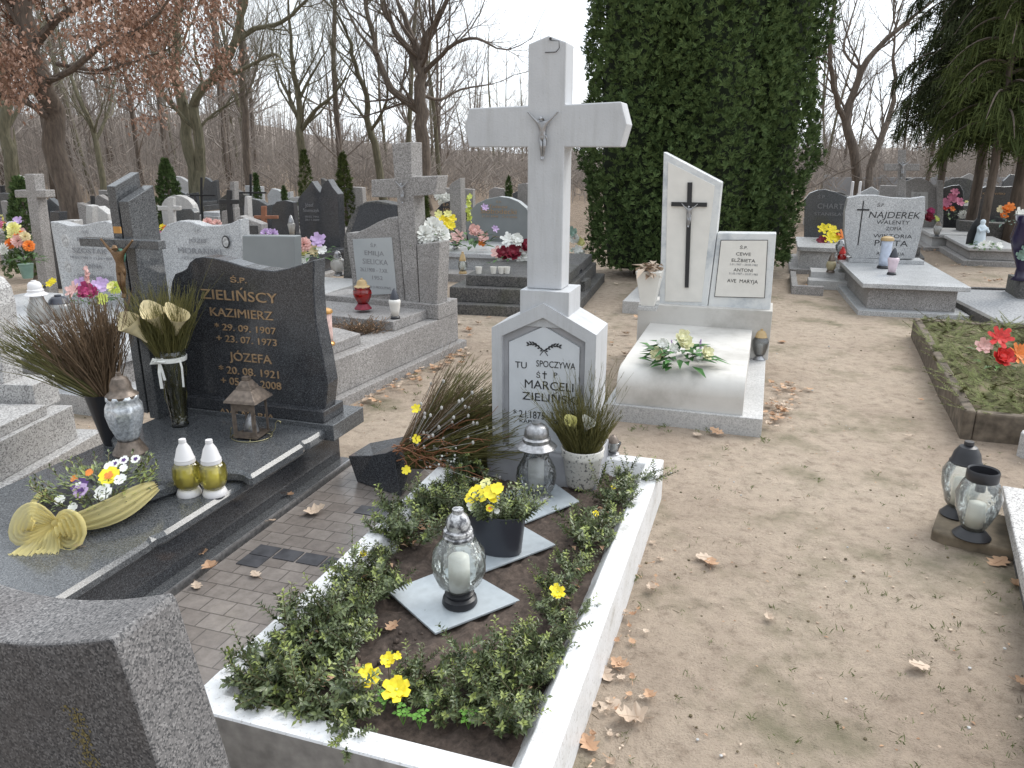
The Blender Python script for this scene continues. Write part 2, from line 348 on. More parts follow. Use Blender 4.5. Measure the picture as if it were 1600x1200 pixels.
def kids(o): return [c for c in bpy.data.objects if c.parent == o]
def dup(o, loc=None, rz=None, scale=None, label=None, group=None, parent=None, _top=True, _kids=None):
    c = o.copy(); col.objects.link(c)
    if parent: c.parent = parent
    if _top:
        if loc is not None: c.location = loc
        if rz is not None: c.rotation_euler = (0, 0, rz)
        if scale is not None: c.scale = scale if isinstance(scale, (tuple, list)) else (scale,) * 3
        if label: c['label'] = label
        if group: c['group'] = group
    for k in list(o.children): dup(k, parent=c, _top=False)
    return c
def text(mb, s, x0, x1, zb, y, h=None, xz=None, ext=.0015, italic=0.):
    """write s on a face looking towards -y, from x0 to x1 on baseline zb; letter height h (or natural)"""
    cu = bpy.data.curves.new('t', 'FONT'); cu.body = s; cu.extrude = 0.0; cu.resolution_u = 3; cu.size = 1
    o = bpy.data.objects.new('t', cu); me = bpy.data.meshes.new_from_object(o)
    vs = np.array([v.co[:] for v in me.vertices]); 
    if len(vs) == 0: return
    mn, mxx = vs[:, 0].min(), vs[:, 0].max(); k = (x1 - x0) / (mxx - mn); kz = (h / .70) if h else k
    vs2 = [(x0 + (v[0] - mn) * k + italic * v[1] * kz, y, zb + v[1] * kz) for v in vs]
    front = [(x, y - ext, z) for x, _, z in vs2]
    n = len(vs2); faces = [tuple(p.vertices) for p in me.polygons]
    mb.add(front, faces)
    ed = {}
    for f in faces:
        for i in range(len(f)):
            e = (f[i], f[(i + 1) % len(f)]); ed[e] = 1
    mb.add(front + vs2, [(a, a + n, b + n, b) for (a, b) in ed if (b, a) not in ed])
    bpy.data.objects.remove(o); bpy.data.meshes.remove(me); bpy.data.curves.remove(cu)
class Lines:                                  # an inscription whose every line is a part of its stone
    def __init__(s, par, m): s.par = par; s.mt = m
def tline(mb, fr, s, pxl, pxr, pyb, y, hpx, ext=.0015, italic=0., pyr=None):
    a = fr.y(pxl, pyb, y); b = fr.y(pxr, pyr if pyr else pyb, y); t = fr.y(pxl, pyb - hpx, y)
    if isinstance(mb, Lines):
        q = MB(); tline(q, fr, s, pxl, pxr, pyb, y, hpx, ext, italic, pyr); q.build('text_line', mb.mt, mb.par); return
    text(mb, s, a.x, b.x, (a.z + b.z) / 2, y, t.z - a.z, ext=ext, italic=italic)
def hgt(p, zb, ytop):                        # real height of an upright thing whose foot is seen at p (on height zb) and whose top is seen at row ytop
    w = GP(p[0], p[1], zb); return YP(p[0], ytop, w.y).z - zb
def wid(p, zb, wpx): w = GP(p[0], p[1], zb); return wpx * (w.y * _c + (CAM_H - zb) * _s) / FPX
# ------------------------------------------------------------------ ground and paving
mb = MB(); nx, ny = 120, 120
def gz(x, y):
    d = math.hypot(x, y)
    return (noise.noise(Vector((x * .9, y * .9, 0))) * .022 + noise.noise(Vector((x * 4, y * 4, 3))) * .006 - .008) * (1 if d < 40 else 0)
xs = [math.copysign((abs(i) / 60) ** 2.6 * 400, i) for i in range(-60, 61)]
ys = [4 + math.copysign((abs(i) / 60) ** 2.6 * 400, i) for i in range(-60, 61)]
mb.add([(x, y, gz(x, y)) for y in ys for x in xs], [(j * 121 + i, j * 121 + i + 1, (j + 1) * 121 + i + 1, (j + 1) * 121 + i) for j in range(120) for i in range(120)])
tag(mb.build('ground', M_sand, smooth=True), kind='structure')
def _pav(m, t, b):
    co = tcoord(t); br = nd(t, 'ShaderNodeTexBrick'); br.inputs['Scale'].default_value = 1; br.inputs['Brick Width'].default_value = .105; br.inputs['Row Height'].default_value = .085
    br.inputs['Mortar Size'].default_value = .0024; br.inputs['Color1'].default_value = (.185, .16, .145, 1); br.inputs['Color2'].default_value = (.25, .22, .20, 1); br.inputs['Mortar'].default_value = (.12, .105, .095, 1)
    t.links.new(co, br.inputs['Vector'])
    n = noise_tex(t, 25, 5, .7, co); r = ramp(t, n.outputs[0], [(.3, (.7, .7, .7)), (.7, (1.15, 1.15, 1.15))])
    c = mixc(t, br.outputs['Color'], r.outputs[0], .8, 'MULTIPLY'); t.links.new(c, b.inputs['Base Color']); b.inputs['Roughness'].default_value = .24
    bump(t, b, br.outputs['Fac'], -.4, .004)
M_pave = mat('small_clay_pavers', _pav)
M_paved = plain('dark_pavers', (.075, .075, .082), .25, var=.25, sc_=18)
pv = MB(); pv.use(M_pave).box(-.62, .02, -.5, 2.02, -.05, .012)
pv.use(M_paved)
for (x, y) in [(-.5, 1.9), (-.39, 1.9), (-.28, 1.9), (-.5, .95), (-.39, .95), (-.5, .865), (-.28, .95), (-.17, .95), (-.39, .1), (-.28, .1), (-.17, .1), (-.28, .015), (-.2, 1.5), (-.09, 1.5), (-.28, 1.415), (-.17, 1.415), (-.06, 1.415)]:
    pv.box(x - .05, x + .05, y - .04, y + .04, .008, .016)
pvo = pv.build('path'); pvo.location = G.o; pvo.rotation_euler = (0, 0, -G.a); tag(pvo, kind='structure')

# ------------------------------------------------------------------ the white grave in the middle: kerb, soil bed, cross
M_grey2 = plain('bare_weathered_concrete', (.33, .315, .30), .85, var=.25, sc_=22, bmp=.4)
t = plot('grave_kerb', 'low white painted kerb around the planted soil bed below the tall white cross', 'grave kerb', G)
k = MB(); w, L = .985, 2.0; Y0 = -.10
rings = [(0, -.05), (0, .195), (.004, .2), (.072, .2), (.076, .197), (.115, .13)]
vs = []
for d, z in rings: vs += [(d, Y0 + d, z), (w - d, Y0 + d, z), (w - d, L - d, z), (d, L - d, z)]
k.use(M_kerb).add(vs, [(4 * i + j, 4 * i + (j + 1) % 4, 4 * i + 4 + (j + 1) % 4, 4 * i + 4 + j) for i in range(5) for j in range(4) if (i, j) != (0, 0)])
k.use(M_grey2).add(vs[:2] + vs[4:6], [(0, 1, 3, 2)])
k.build('kerb', None, t)
s = MB(); n = 50
s.add([(.09 + (w - .18) * i / n, .0 + (L - .09) * j / n, .135 + .02 * noise.noise(Vector((i * .35, j * .7, 1))) + .012 * noise.noise(Vector((i * 1.1, j * 2.2, 5))) + rnd.uniform(-.003, .003)) for j in range(n + 1) for i in range(n + 1)],
      [(j * 51 + i, j * 51 + i + 1, (j + 1) * 51 + i + 1, (j + 1) * 51 + i) for j in range(n) for i in range(n)])
for _ in range(420):
    cx_, cy_ = rnd.uniform(.12, .85), rnd.uniform(.12, 1.8)
    if .2 < cx_ < .72 and .46 < cy_ < 1.7: continue
    s.ball((cx_, cy_, .145 + rnd.uniform(-.01, .012)), rnd.uniform(.004, .013), 6, .7)
s.build('soil', M_soil, t, True)

t = plot('cross_monument', 'tall white painted concrete cross on a gabled pedestal with a white plaque reading TU SPOCZYWA', 'grave monument', G)
MB().box(.205, .725, 1.69, 1.975, .08, .285).build('base', M_grey, t, bevel=.008)
MY = 1.72
O = [(.225, .286), (.70, .286), (.70, .845), (.4625, .968), (.225, .845)]
I = [(.272, .287), (.653, .287), (.653, .81), (.4625, .905), (.272, .81)]
I2 = [(.297, .288), (.628, .288), (.628, .785), (.4625, .868), (.297, .785)]
b = MB(); b.prism(O, MY + .03, 1.965); b.ring(O, I, MY, MY + .03)
b.box(.353, .572, MY + .015, 1.95, .86, 1.018)
b.build('pedestal', M_paint, t, bevel=.004)
b = MB(); b.ring(I, I2, MY + .024, MY + .045); b.build('recess_border', M_grey, t)
MB().prism([(x + (.004 if x < .46 else -.004 if x > .465 else 0), z - .005) for x, z in I2], MY + .018, MY + .0285).build('plaque', M_plaque, t)
le = Lines(t, M_ink); PY = MY + .018
tline(le, G, 'TU', 805, 823, 575, PY, 10); tline(le, G, 'SPOCZYWA', 838, 899, 575, PY, 10)
tline(le, G, 'Ś', 838, 844, 590, PY, 8); tline(le, G, 'P', 865, 871, 590, PY, 8)
le = MB(); a = G.y(851, 592, PY); le.box(a.x - .002, a.x + .002, PY - .002, PY, a.z, a.z + .036); le.box(a.x - .010, a.x + .010, PY - .0025, PY - .0005, a.z + .022, a.z + .0265)
le.build('small_cross', M_ink, t); le = Lines(t, M_ink); tline(le, G, 'MARCELI', 820, 896, 609, PY, 13); tline(le, G, 'ZIELIŃSKI', 816, 904, 628, PY, 12)
tline(le, G, '* 2.I.1875', 802, 851, 653, PY, 11); tline(le, G, 'KĄPIEL', 812, 842, 661, PY, 5); tline(le, G, '+ 8.XI.1944', 861, 905, 653, PY, 9)
le = MB(); ctr = G.y(850, 546, PY)
for sgn in (-1, 1):
    for q in range(6):
        f = q / 5; bx = ctr.x + sgn * (.004 + .062 * f); bz = ctr.z - .004 + .028 * math.sin(f * 2.2) * .9
        for up in (-1, 1):
            dx, dz = sgn * .016, up * .009 + .004; px_, pz_ = -dz * .22, dx * .22
            le.add([(bx, PY - .002, bz), (bx + dx * .5 + px_, PY - .002, bz + dz * .5 + pz_), (bx + dx, PY - .002, bz + dz), (bx + dx * .5 - px_, PY - .002, bz + dz * .5 - pz_)], [(0, 1, 2, 3)])
    le.tube([(ctr.x, PY - .001, ctr.z - .004), (ctr.x + sgn * .035, PY - .001, ctr.z + .017), (ctr.x + sgn * .066, PY - .001, ctr.z + .019)], .0013, 4)
    le.tube([(ctr.x, PY - .001, ctr.z - .004), (ctr.x + sgn * .013, PY - .001, ctr.z - .02), (ctr.x + sgn * .018, PY - .001, ctr.z - .028)], .0017, 4)
le.build('laurel_emblem', M_ink, t)
CY_ = 1.785
x0, x1 = .368, .526
cr = MB()
sh = [(x0, 1.019), (x1, 1.019), (x1, 1.612)] + [(.758, 1.612), (.782, 1.70), (.756, 1.785)] + [(x1, 1.778), (x1, 2.012), (.452, 2.038), (x0, 2.010), (x0, 1.776)] + [(.108, 1.770), (.086, 1.690), (.106, 1.612)] + [(x0, 1.612)]
cr.prism(sh, CY_, CY_ + .13).build('cross', M_paint, t, bevel=.005)
w_ = MB(); w_.tube([(.462, CY_ - .004, 2.026), (.462, CY_ - .012, 2.02), (.475, CY_ - .02, 2.016), (.50, CY_ - .014, 2.015), (.50, CY_ - .006, 1.99), (.485, CY_ - .003, 1.976), (.44, CY_ - .003, 1.976)], .0016, 5)
w_.ball((.462, CY_ - .004, 2.026), .006, 6); w_.build('wire_hook', M_ink, t)

# crucified figure: one skin grown over a posed skeleton, reused at several sizes
def corpus_mesh():
    V_ = {'pel': ((0, 0, 0), .085), 'bel': ((.012, -.01, .12), .078), 'che': ((0, -.02, .27), .105), 'nek': ((-.01, -.03, .38), .045), 'hea': ((-.035, -.06, .47), .072), 'top': ((-.04, -.06, .54), .045)}
    for s_, n_ in ((-1, 'l'), (1, 'r')):
        V_.update({n_ + 'sh': ((s_ * .13, -.02, .35), .05), n_ + 'el': ((s_ * .27, -.02, .47), .034), n_ + 'wr': ((s_ * .40, 0, .60), .024), n_ + 'ha': ((s_ * .455, .0, .655), .03),
                   n_ + 'hi': ((s_ * .06, 0, -.05), .072), n_ + 'kn': ((s_ * .05 + .035, -.08, -.30), .052), n_ + 'an': ((s_ * .025, 0, -.57), .03), n_ + 'ft': ((s_ * .02, -.05, -.68), .03)})
    E_ = [('pel', 'bel'), ('bel', 'che'), ('che', 'nek'), ('nek', 'hea'), ('hea', 'top')]
    for n_ in 'lr': E_ += [('che', n_ + 'sh'), (n_ + 'sh', n_ + 'el'), (n_ + 'el', n_ + 'wr'), (n_ + 'wr', n_ + 'ha'), ('pel', n_ + 'hi'), (n_ + 'hi', n_ + 'kn'), (n_ + 'kn', n_ + 'an'), (n_ + 'an', n_ + 'ft')]
    ks = list(V_); me = bpy.data.meshes.new('c'); me.from_pydata([V_[q][0] for q in ks], [(ks.index(a), ks.index(b_)) for a, b_ in E_], [])
    o = bpy.data.objects.new('c', me); col.objects.link(o); md = o.modifiers.new('s', 'SKIN'); ss = o.modifiers.new('u', 'SUBSURF'); ss.levels = ss.render_levels = 2; md.use_smooth_shade = True
    for i, q in enumerate(ks): me.skin_vertices[0].data[i].radius = (V_[q][1],) * 2
    me.skin_vertices[0].data[0].use_root = True
    dg = bpy.context.evaluated_depsgraph_get(); r = bpy.data.meshes.new_from_object(o.evaluated_get(dg)); bpy.data.objects.remove(o)
    r.polygons.foreach_set('use_smooth', [True] * len(r.polygons)); return r
_cm = corpus_mesh()
def corpus(parent, m, c, h, cloth=None):
    me = _cm.copy(); me.materials.clear(); me.materials.append(m); me.name = 'figure'
    o = bpy.data.objects.new('crucified_figure', me); col.objects.link(o); o.parent = parent; k_ = h / 1.32; o.scale = (k_,) * 3; o.location = (c[0], c[1], c[2])
    lc = MB(); lc.lathe([(.10, -.14), (.108, -.05), (.098, .05), (.085, .07)], 10, (0, 0, 0), 1, .85, lambda t_, z_: .08 * math.sin(5 * t_)); lc.tube([(.09, -.04, .02), (.13, -.05, -.05), (.12, -.04, -.16)], [.03, .035, .01], 6)
    l_ = lc.build('loincloth', cloth or m, o, True); return o
cc = G.y(849, 216, CY_); corpus(t, M_silver, (cc.x, CY_ - .012, cc.z + .01), .19)

# ------------------------------------------------------------------ dark granite grave on the left
t = plot('granite_grave', 'polished dark grey stepped granite grave with gold lettering and a low wavy headstone', 'grave', G)
MB().box(-1.66, -.645, -.5, 1.92, -.02, .03).build('plinth', M_dgran, t, bevel=.003)
MB().box(-1.645, -.632 - .07, -.45, 1.90, .031, .20).build('base_wall', M_black, t)
pts = [(-1.60, -.45), (-.66, -.45), (-.66, .52), (-.672, .55), (-.655, .60), (-.655, 1.885), (-1.60, 1.885)]
MB().prismz(pts, .201, .252).build('lower_slab', M_dgran, t, bevel=.014, seg=1)
pts = [(-1.50, 1.20), (-1.30, 1.05), (-1.12, .92), (-.97, .735), (-.93, .765), (-.885, .755), (-.83, .90), (-.745, 1.03), (-.66, 1.05), (-.585, 1.01), (-.585, 1.40), (-.597, 1.43), (-.588, 1.46), (-.588, 1.62), (-1.50, 1.62)]
MB().prismz(pts, .253, .31).build('upper_slab', M_dgran, t, bevel=.014, seg=1)
MB().box(-.6445, -.636, -.5, 1.93, -.01, .034).build('metal_edge', M_silver, t)
MB().box(-1.60, -.545, 1.60, 1.90, .253, .335).build('headstone_base', M_dgran, t, bevel=.004)
HY = 1.655
MB().box(-1.40, -.60, HY - .045, 1.80, .336, .395).build('headstone_foot', M_black, t, bevel=.004)
o_ = G.out([(508, 640), (512, 600), (505, 560), (494, 505), (490, 450), (491, 406), (470, 413), (450, 419), (428, 423), (405, 421), (380, 416), (355, 408), (335, 403), (318, 401), (305, 403), (296, 410), (291, 420), (284, 424), (273, 428), (268, 440), (266, 460), (272, 520), (284, 640)], HY)
MB().prism(o_, HY, HY + .10).build('headstone', M_black, t, bevel=.006)
le = Lines(t, M_gold)
for s_, a, b_, yb, yr, h_ in [('Ś.P.', 361, 386, 441, 442, 8), ('ZIELIŃSCY', 316, 434, 469, 471, 15), ('KAZIMIERZ', 330, 427, 496, 497, 13), ('* 29. 09. 1907', 337, 432, 518, 519, 10), ('+ 23. 07. 1973', 340, 433, 536, 537, 10),
                           ('JÓZEFA', 360, 425, 565, 566, 13), ('* 20. 08. 1921', 344, 436, 586, 587, 11), ('+ 05. 11. 2008', 347, 440, 603, 605, 11)]:
    tline(le, G, s_, a, b_, yb, HY, h_, ext=.005, pyr=yr)
tline(le, G, 'AVE MARIA', 344, 429, 652, HY - .045, 9, ext=.004)
p = MB(); z1, z2 = 1.44, 1.50
p.add([(x, y, z) for x in (-1.585, -1.535) for y, z in ((1.48, .33), (1.64, .33), (1.64, z2), (1.48, z1))], [(0, 3, 2, 1), (4, 5, 6, 7), (0, 4, 7, 3), (1, 2, 6, 5), (3, 7, 6, 2), (0, 1, 5, 4)])
p.build('rear_upright', M_dgran, t, bevel=.003)
p = MB(); z1, z2 = 1.375, 1.44
p.add([(x, y, z) for x in (-1.515, -1.46) for y, z in ((1.47, .31), (1.66, .31), (1.64, z2), (1.47, z1))], [(0, 3, 2, 1), (4, 5, 6, 7), (0, 4, 7, 3), (1, 2, 6, 5), (3, 7, 6, 2), (0, 1, 5, 4)])
p.build('front_upright', M_dgran, t, bevel=.003)
p = MB(); p.box(-1.536, -1.514, 1.55, 1.6, .31, 1.30); p.build('glass_strip', M_ink, t)
p = MB(); p.box(-1.735, -1.275, 1.42, 1.468, 1.165, 1.205); p.build('crossbar', M_dgran, t, bevel=.003)
cp = corpus(t, M_bronze, (-1.485, 1.395, 1.075), .27, M_bronze)
p = MB().box(-1.505, -1.465, 1.405, 1.412, 1.235, 1.265); p.build('inscription_scroll', M_goldpl, t)
p = MB(); p.lathe([(.02, -.03), (.032, 0), (.028, .02), (.012, .03)], 10, (-1.485, 1.405, 1.135), 1, .4); p.build('patina_halo', M_verd, t, True)

# ------------------------------------------------------------------ rough stone close to the camera, bottom left
M_fdark = granite('dark_front_granite', (.085, .082, .085), (.03, .03, .034), (.17, .165, .168), 300, .75, stain=(.06, .052, .05), bmp=.8, stain_scale=3)  # darker variant of the rough granite, for the front face alone
F1 = Fr(G.w(.464, -.67), ROW - .5)
t = plot('rough_headstone', 'rough unpolished granite headstone with hollow top and yellow lichen, at bottom left', 'headstone', F1)
zt = .9
def topz(x): u = (x + .62) / .62; return zt - .02 - .052 * math.sin(PI * min(1, max(0, u)) * .95) + .02 * max(0, u) ** 3
st = MB(); nX = 40; prof = []
for i in range(nX + 1):
    x = -1.0 + i / nX; prof.append((x, topz(x)))
o_ = prof + [(.008, .88), (.065, .60), (.12, .3), (.16, 0), (-1.1, 0)]
for (x, z) in []: pass
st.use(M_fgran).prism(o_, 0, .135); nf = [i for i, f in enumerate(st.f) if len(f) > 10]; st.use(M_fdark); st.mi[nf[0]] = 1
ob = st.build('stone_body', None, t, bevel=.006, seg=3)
lic = MB(); rr = random.Random(5)
for i in range(520):
    u = rr.random(); z = .74 - u * .30; x = -.10 + .035 * u + rr.gauss(0, .009 + .009 * u)
    r_ = rr.uniform(.0007, .0028); n_ = 6; lic.add([(x + r_ * math.cos(2 * PI * j / n_) * rr.uniform(.6, 1.3), -.0006 - i * 3e-6, z + r_ * math.sin(2 * PI * j / n_) * rr.uniform(.6, 1.6)) for j in range(n_)], [tuple(range(n_))])
lic.build('lichen_streak', plain('yellow_lichen', (.15, .12, .045), .9, var=.4, sc_=120), t)

# ------------------------------------------------------------------ small black wedge stone leaning at the edge of the paving
_bl, _br = GP(558, 753, .014), GP(626, 776, .014)
F2 = Fr(_bl, math.degrees(math.atan2(_bl.y - _br.y, _br.x - _bl.x)))
t = plot('wedge_stone', 'small polished black block with a concave swooping top beside the white kerb', 'granite block', F2)
tops = [(544, 713, .15), (582, 711.5, .165), (603, 708, .19), (614, 703, .22), (667, 661, .245), (650, 675, .215), (640, 680, .19), (578, 692, .15)]
T_ = [F2.loc(GP(*q)) for q in tops]; Bt = [F2.loc(GP(558, 753, .014)), F2.loc(GP(582, 761, .014)), F2.loc(GP(605, 769, .014)), F2.loc(GP(626, 776, .014))] + [Vector((q.x * .96, q.y, .014)) for q in T_[4:]]
bl = MB(); n = 8; bl.add(Bt + T_, [tuple(range(n))[::-1]] + [(i, (i + 1) % n, (i + 1) % n + n, i + n) for i in range(n)] + [(8, 9, 15), (9, 14, 15), (9, 10, 14), (10, 11, 13), (10, 13, 14), (11, 12, 13)]); bl.build('block', M_black, t, bevel=.003)

# ------------------------------------------------------------------ washed concrete grave with cross behind
S = Fr(GP(728, 542), 24.0)
t = plot('concrete_grave', 'grey washed concrete grave with a thick cross, a pale plaque and a split lid', 'grave', S)
MB().box(-1.25, .0, -2.1, .02, -.03, .06).build('foundation', M_conc, t, bevel=.006)
MB().box(-1.2, -.06, -2.05, -.02, .061, .30).build('plinth', M_conc, t, bevel=.006)
MB().box(-1.18, -.055, -.36, -.03, .301, .42).build('headstone_base', M_conc, t, bevel=.006)
MB().box(-1.15, -.16, -.86, -.362, .3015, .375).build('lid_slab', M_conc, t, bevel=.005)
MB().prismz([(-1.1, -1.95), (-.14, -1.95), (-.16, -1.28), (-.40, -1.20), (-1.1, -1.18)], .3015, .375).build('lid_slab', M_conc, t, bevel=.005)
MB().box(-1.15, -.3, -1.3, -.862, .29, .315).build('soil', M_soil, t)
SY = -.30
o_ = S.out([(633, 476), (622, 341), (607, 340), (590, 347), (572, 357), (558, 363), (541, 364), (543, 390), (549, 425), (553, 476)], SY)
MB().prism(o_, SY, SY + .13).build('headstone', M_conc, t, bevel=.006)
o_ = S.out([(655, 476), (650, 385), (646, 307), (680, 304), (684, 275), (643, 276), (642, 222), (612, 225), (616, 279), (580, 281), (580, 308), (620, 309), (622, 345), (634, 476)], SY - .02)
MB().prism(o_, SY - .02, SY + .15).build('cross', M_conc, t, bevel=.006)
o_ = S.out([(656, 476), (651, 382), (687, 378), (683, 476)], SY - .03)
MB().prism(o_, SY - .03, SY + .14).build('vase_pillar', M_conc, t, bevel=.006)
o_ = S.out([(551, 374), (612, 371), (620, 459), (560, 462)], SY - .006)
MB().prism(o_, SY - .008, SY).build('plaque', M_plaq2, t, bevel=.002)
le = Lines(t, M_greyink)
for s_, a, b_, yb, h_ in [('Ś.P.', 579, 589, 386, 5), ('EMILJA', 570, 600, 399, 7), ('SIELICKA', 567, 606, 413, 8), ('26.I.1908 – 7.XII.', 563, 606, 425, 6), ('1952', 582, 598, 437, 6), ('PROSI O MODLITWĘ', 570, 611, 451, 4)]: tline(le, S, s_, a, b_, yb, SY - .008, h_)
cc = S.y(630, 300, SY - .02); corpus(t, M_silver, (cc.x, SY - .035, cc.z), .17, M_silver)

# ------------------------------------------------------------------ pale granite grave at the left edge
Lf = Fr(G.w(-2.12, 1.69), 5.)
t = plot('stepped_grave', 'pale speckled granite grave with a round topped headstone at the left edge', 'grave', Lf)
lo = GP(150, 674, .02)
q = Lf.loc(lo)
MB().box(-1.2, .0, -2, .06, -.03, .08).build('foundation', M_lgran2, t, bevel=.004)
a1 = Lf.z(113, 633, .27); MB().box(-1.2, a1.x, -2, a1.y, .081, .27).build('plinth', M_lgran2, t, bevel=.004)
a2 = Lf.z(72, 632, .325); MB().box(-1.2, a2.x, -2, a2.y, .271, .325).build('lid_slab', M_lgran2, t, bevel=.004)
a3 = Lf.z(46, 602, .42); a4 = Lf.z(92, 586, .42); MB().box(-1.2, (a3.x + a4.x) / 2, a3.y, a4.y, .3255 if False else .272, .42).build('headstone_base', M_lgran2, t, bevel=.004)
hb = Lf.z(5, 600, .42); hy = hb.y + .005
o_ = Lf.out([(6, 600), (-7, 480), (-14, 455), (-26, 440), (-50, 430), (-100, 428), (-100, 600)], hy)
yb_ = hy + .15
MB().prism(o_, hy, yb_).build('headstone', M_lgran2, t, bevel=.006)

# ------------------------------------------------------------------ white marble grave on the right
W = G
t = plot('marble_grave', 'white marble grave with a slanted tall stele carrying a thin dark cross', 'grave', W)
MB().box(.49, 1.425, 3.04, 4.75, -.03, .10).build('foundation', M_concl, t, bevel=.004)
MB().box(.455, 1.44, 4.43, 4.78, .101, .47).build('headstone_base', M_slab, t, bevel=.004)
sl = MB(); prof = [(3.07, .101), (3.07, .19)] + [(3.07 + .13 * (1 - math.cos(q)), .19 + .128 * math.sin(q)) for q in np.linspace(.1, PI / 2, 14)] + [(4.428, .325), (4.428, .101)]; K = len(prof)
sl.add([(x, y, z) for x in (.555, 1.31) for y, z in prof], [tuple(range(K))[::-1], tuple(range(K, 2 * K))] + [(i, (i + 1) % K, (i + 1) % K + K, i + K) for i in range(K)])
sl.build('lid_slab', M_slab, t, 'auto')
WY = 4.49
O = W.out([(1030, 486), (1104, 488), (1120, 364), (1128, 285), (1037, 237)], WY)
MB().prism(O, WY, WY + .16).build('stele', M_marble, t, bevel=.006)
P_ = W.out([(1039, 471), (1096, 472), (1108, 366), (1117, 290), (1044, 253)], WY - .004); MB().prism(P_, WY - .006, WY - .0003).build('stele_panel', M_cream, t, bevel=.002)
O = W.out([(1105, 488), (1203, 490), (1213, 365), (1121, 364)], WY + .01); MB().prism(O, WY + .01, WY + .15).build('side_stone', M_marble, t, bevel=.006)
O = W.out([(1116, 464), (1195, 466), (1200, 375), (1126, 375)], WY + .004); MB().prism(O, WY + .005, WY + .01).build('plaque_rim', M_ink, t)
O = W.out([(1117, 463), (1194, 465), (1199, 376), (1127, 376)], WY); MB().prism(O, WY, WY + .005).build('plaque', M_cream, t)
cr = MB(); PY = WY - .007
cr.prism(W.out([(1070, 449), (1076, 449), (1082, 285), (1074.5, 285)], PY), PY - .012, PY); a, b_ = W.y(1049, 321, PY), W.y(1105, 317, PY); cr.box(a.x, b_.x, PY - .013, PY - .0005, b_.z - .028, b_.z + .002)
cr.build('dark_cross', M_ink, t); cc = W.y(1077, 337, PY); corpus(t, M_silver, (cc.x, PY - .028, cc.z + .005), .17, M_silver)
le = Lines(t, M_ink)
for s_, a, b_, yb, h_ in [('Ś.P.', 1156, 1168, 389, 4.5), ('CEWE', 1150, 1173, 399.5, 5), ('ELŻBIETA', 1143, 1180, 409.5, 5), ('ANTONI', 1146, 1176, 424.5, 5), ('AVE  MARYJA', 1136, 1184, 442, 5.5)]: tline(le, W, s_, a, b_, yb, WY, h_)
le = Lines(t, M_greyink); tline(le, W, '2.01.1907 – 20.05.1982', 1140, 1184, 415, WY, 3); tline(le, W, '31.05.1907 – 22.07.1983', 1139, 1184, 429.5, WY, 3)
v0 = W.z(1012, 484, .47)
vb = plot('stone_vase', 'square tapering pale stone vase standing left of the slanted marble stele', 'vase', Fr(W.w(v0.x, v0.y + .02), ROW)); vb.location.z = .47
v = MB()
def sq(mb, r0, z0, r1, z1): mb.add([(sx * r, sy * r, z) for r, z in ((r0, z0), (r1, z1)) for sx, sy in ((-1, -1), (1, -1), (1, 1), (-1, 1))], [(3, 2, 1, 0), (4, 5, 6, 7), (0, 1, 5, 4), (1, 2, 6, 5), (2, 3, 7, 6), (3, 0, 4, 7)])
sq(v, .068, 0, .068, .03); v.build('foot', M_concl, vb, bevel=.004); v = MB(); sq(v, .048, .03, .092, .29); v.build('body', M_cream, vb, bevel=.003)

# ------------------------------------------------------------------ light granite grave NAJDEREK
Nf = Fr(GP(1340, 491), 15.)
t = plot('light_granite_grave', 'light grey granite grave with a wavy headstone reading NAJDEREK and a wide lid', 'grave', Nf)
MB().box(.0, 1.02, 0, 2.35, -.03, .04).build('foundation', M_lgran, t, bevel=.003)
MB().box(.10, .92, .14, 2.3, .041, .26).build('base_wall', M_conc, t, bevel=.003)
MB().box(.02, 1.01, .06, 2.25, .261, .31).build('lid_slab', M_lgran, t, bevel=.006)
NY = 1.70
MB().box(.10, .93, NY - .04, NY + .24, .311, .355).build('headstone_base', M_lgran, t, bevel=.004)
O = Nf.out([(1332, 404), (1324, 395), (1319, 365), (1320, 330), (1325, 309), (1345, 305), (1370, 305), (1395, 309), (1425, 310), (1446, 307), (1445, 340), (1437, 375), (1431, 398), (1428, 405)], NY)
MB().prism(O, NY, NY + .13).build('headstone', M_lgran, t, bevel=.008)
le = Lines(t, M_ink)
for s_, a, b_, yb, h_, it in [('Ś.P.', 1370, 1382, 323, 5, .1), ('NAJDEREK', 1357, 1437, 341, 10, .15), ('WALENTY', 1369, 1421, 350.5, 6, 0), ('ZOFIA', 1384, 1409, 360, 5.5, 0), ('WIKTORIA', 1364, 1425, 372, 6, 0), ('PLUTA', 1366, 1418, 384.5, 9, 0), ('AVE  MARIA', 1369, 1413, 399, 5, 0)]: tline(le, Nf, s_, a, b_, yb, NY, h_, italic=it)
le = MB(); a, b_ = Nf.y(1344, 314, NY), Nf.y(1340.5, 383, NY); le.box(b_.x - .006, b_.x + .006, NY - .004, NY, b_.z, a.z); le.box(b_.x - .06, b_.x + .075, NY - .005, NY - .001, a.z - .11, a.z - .092)
le.build('engraved_cross', M_ink, t)

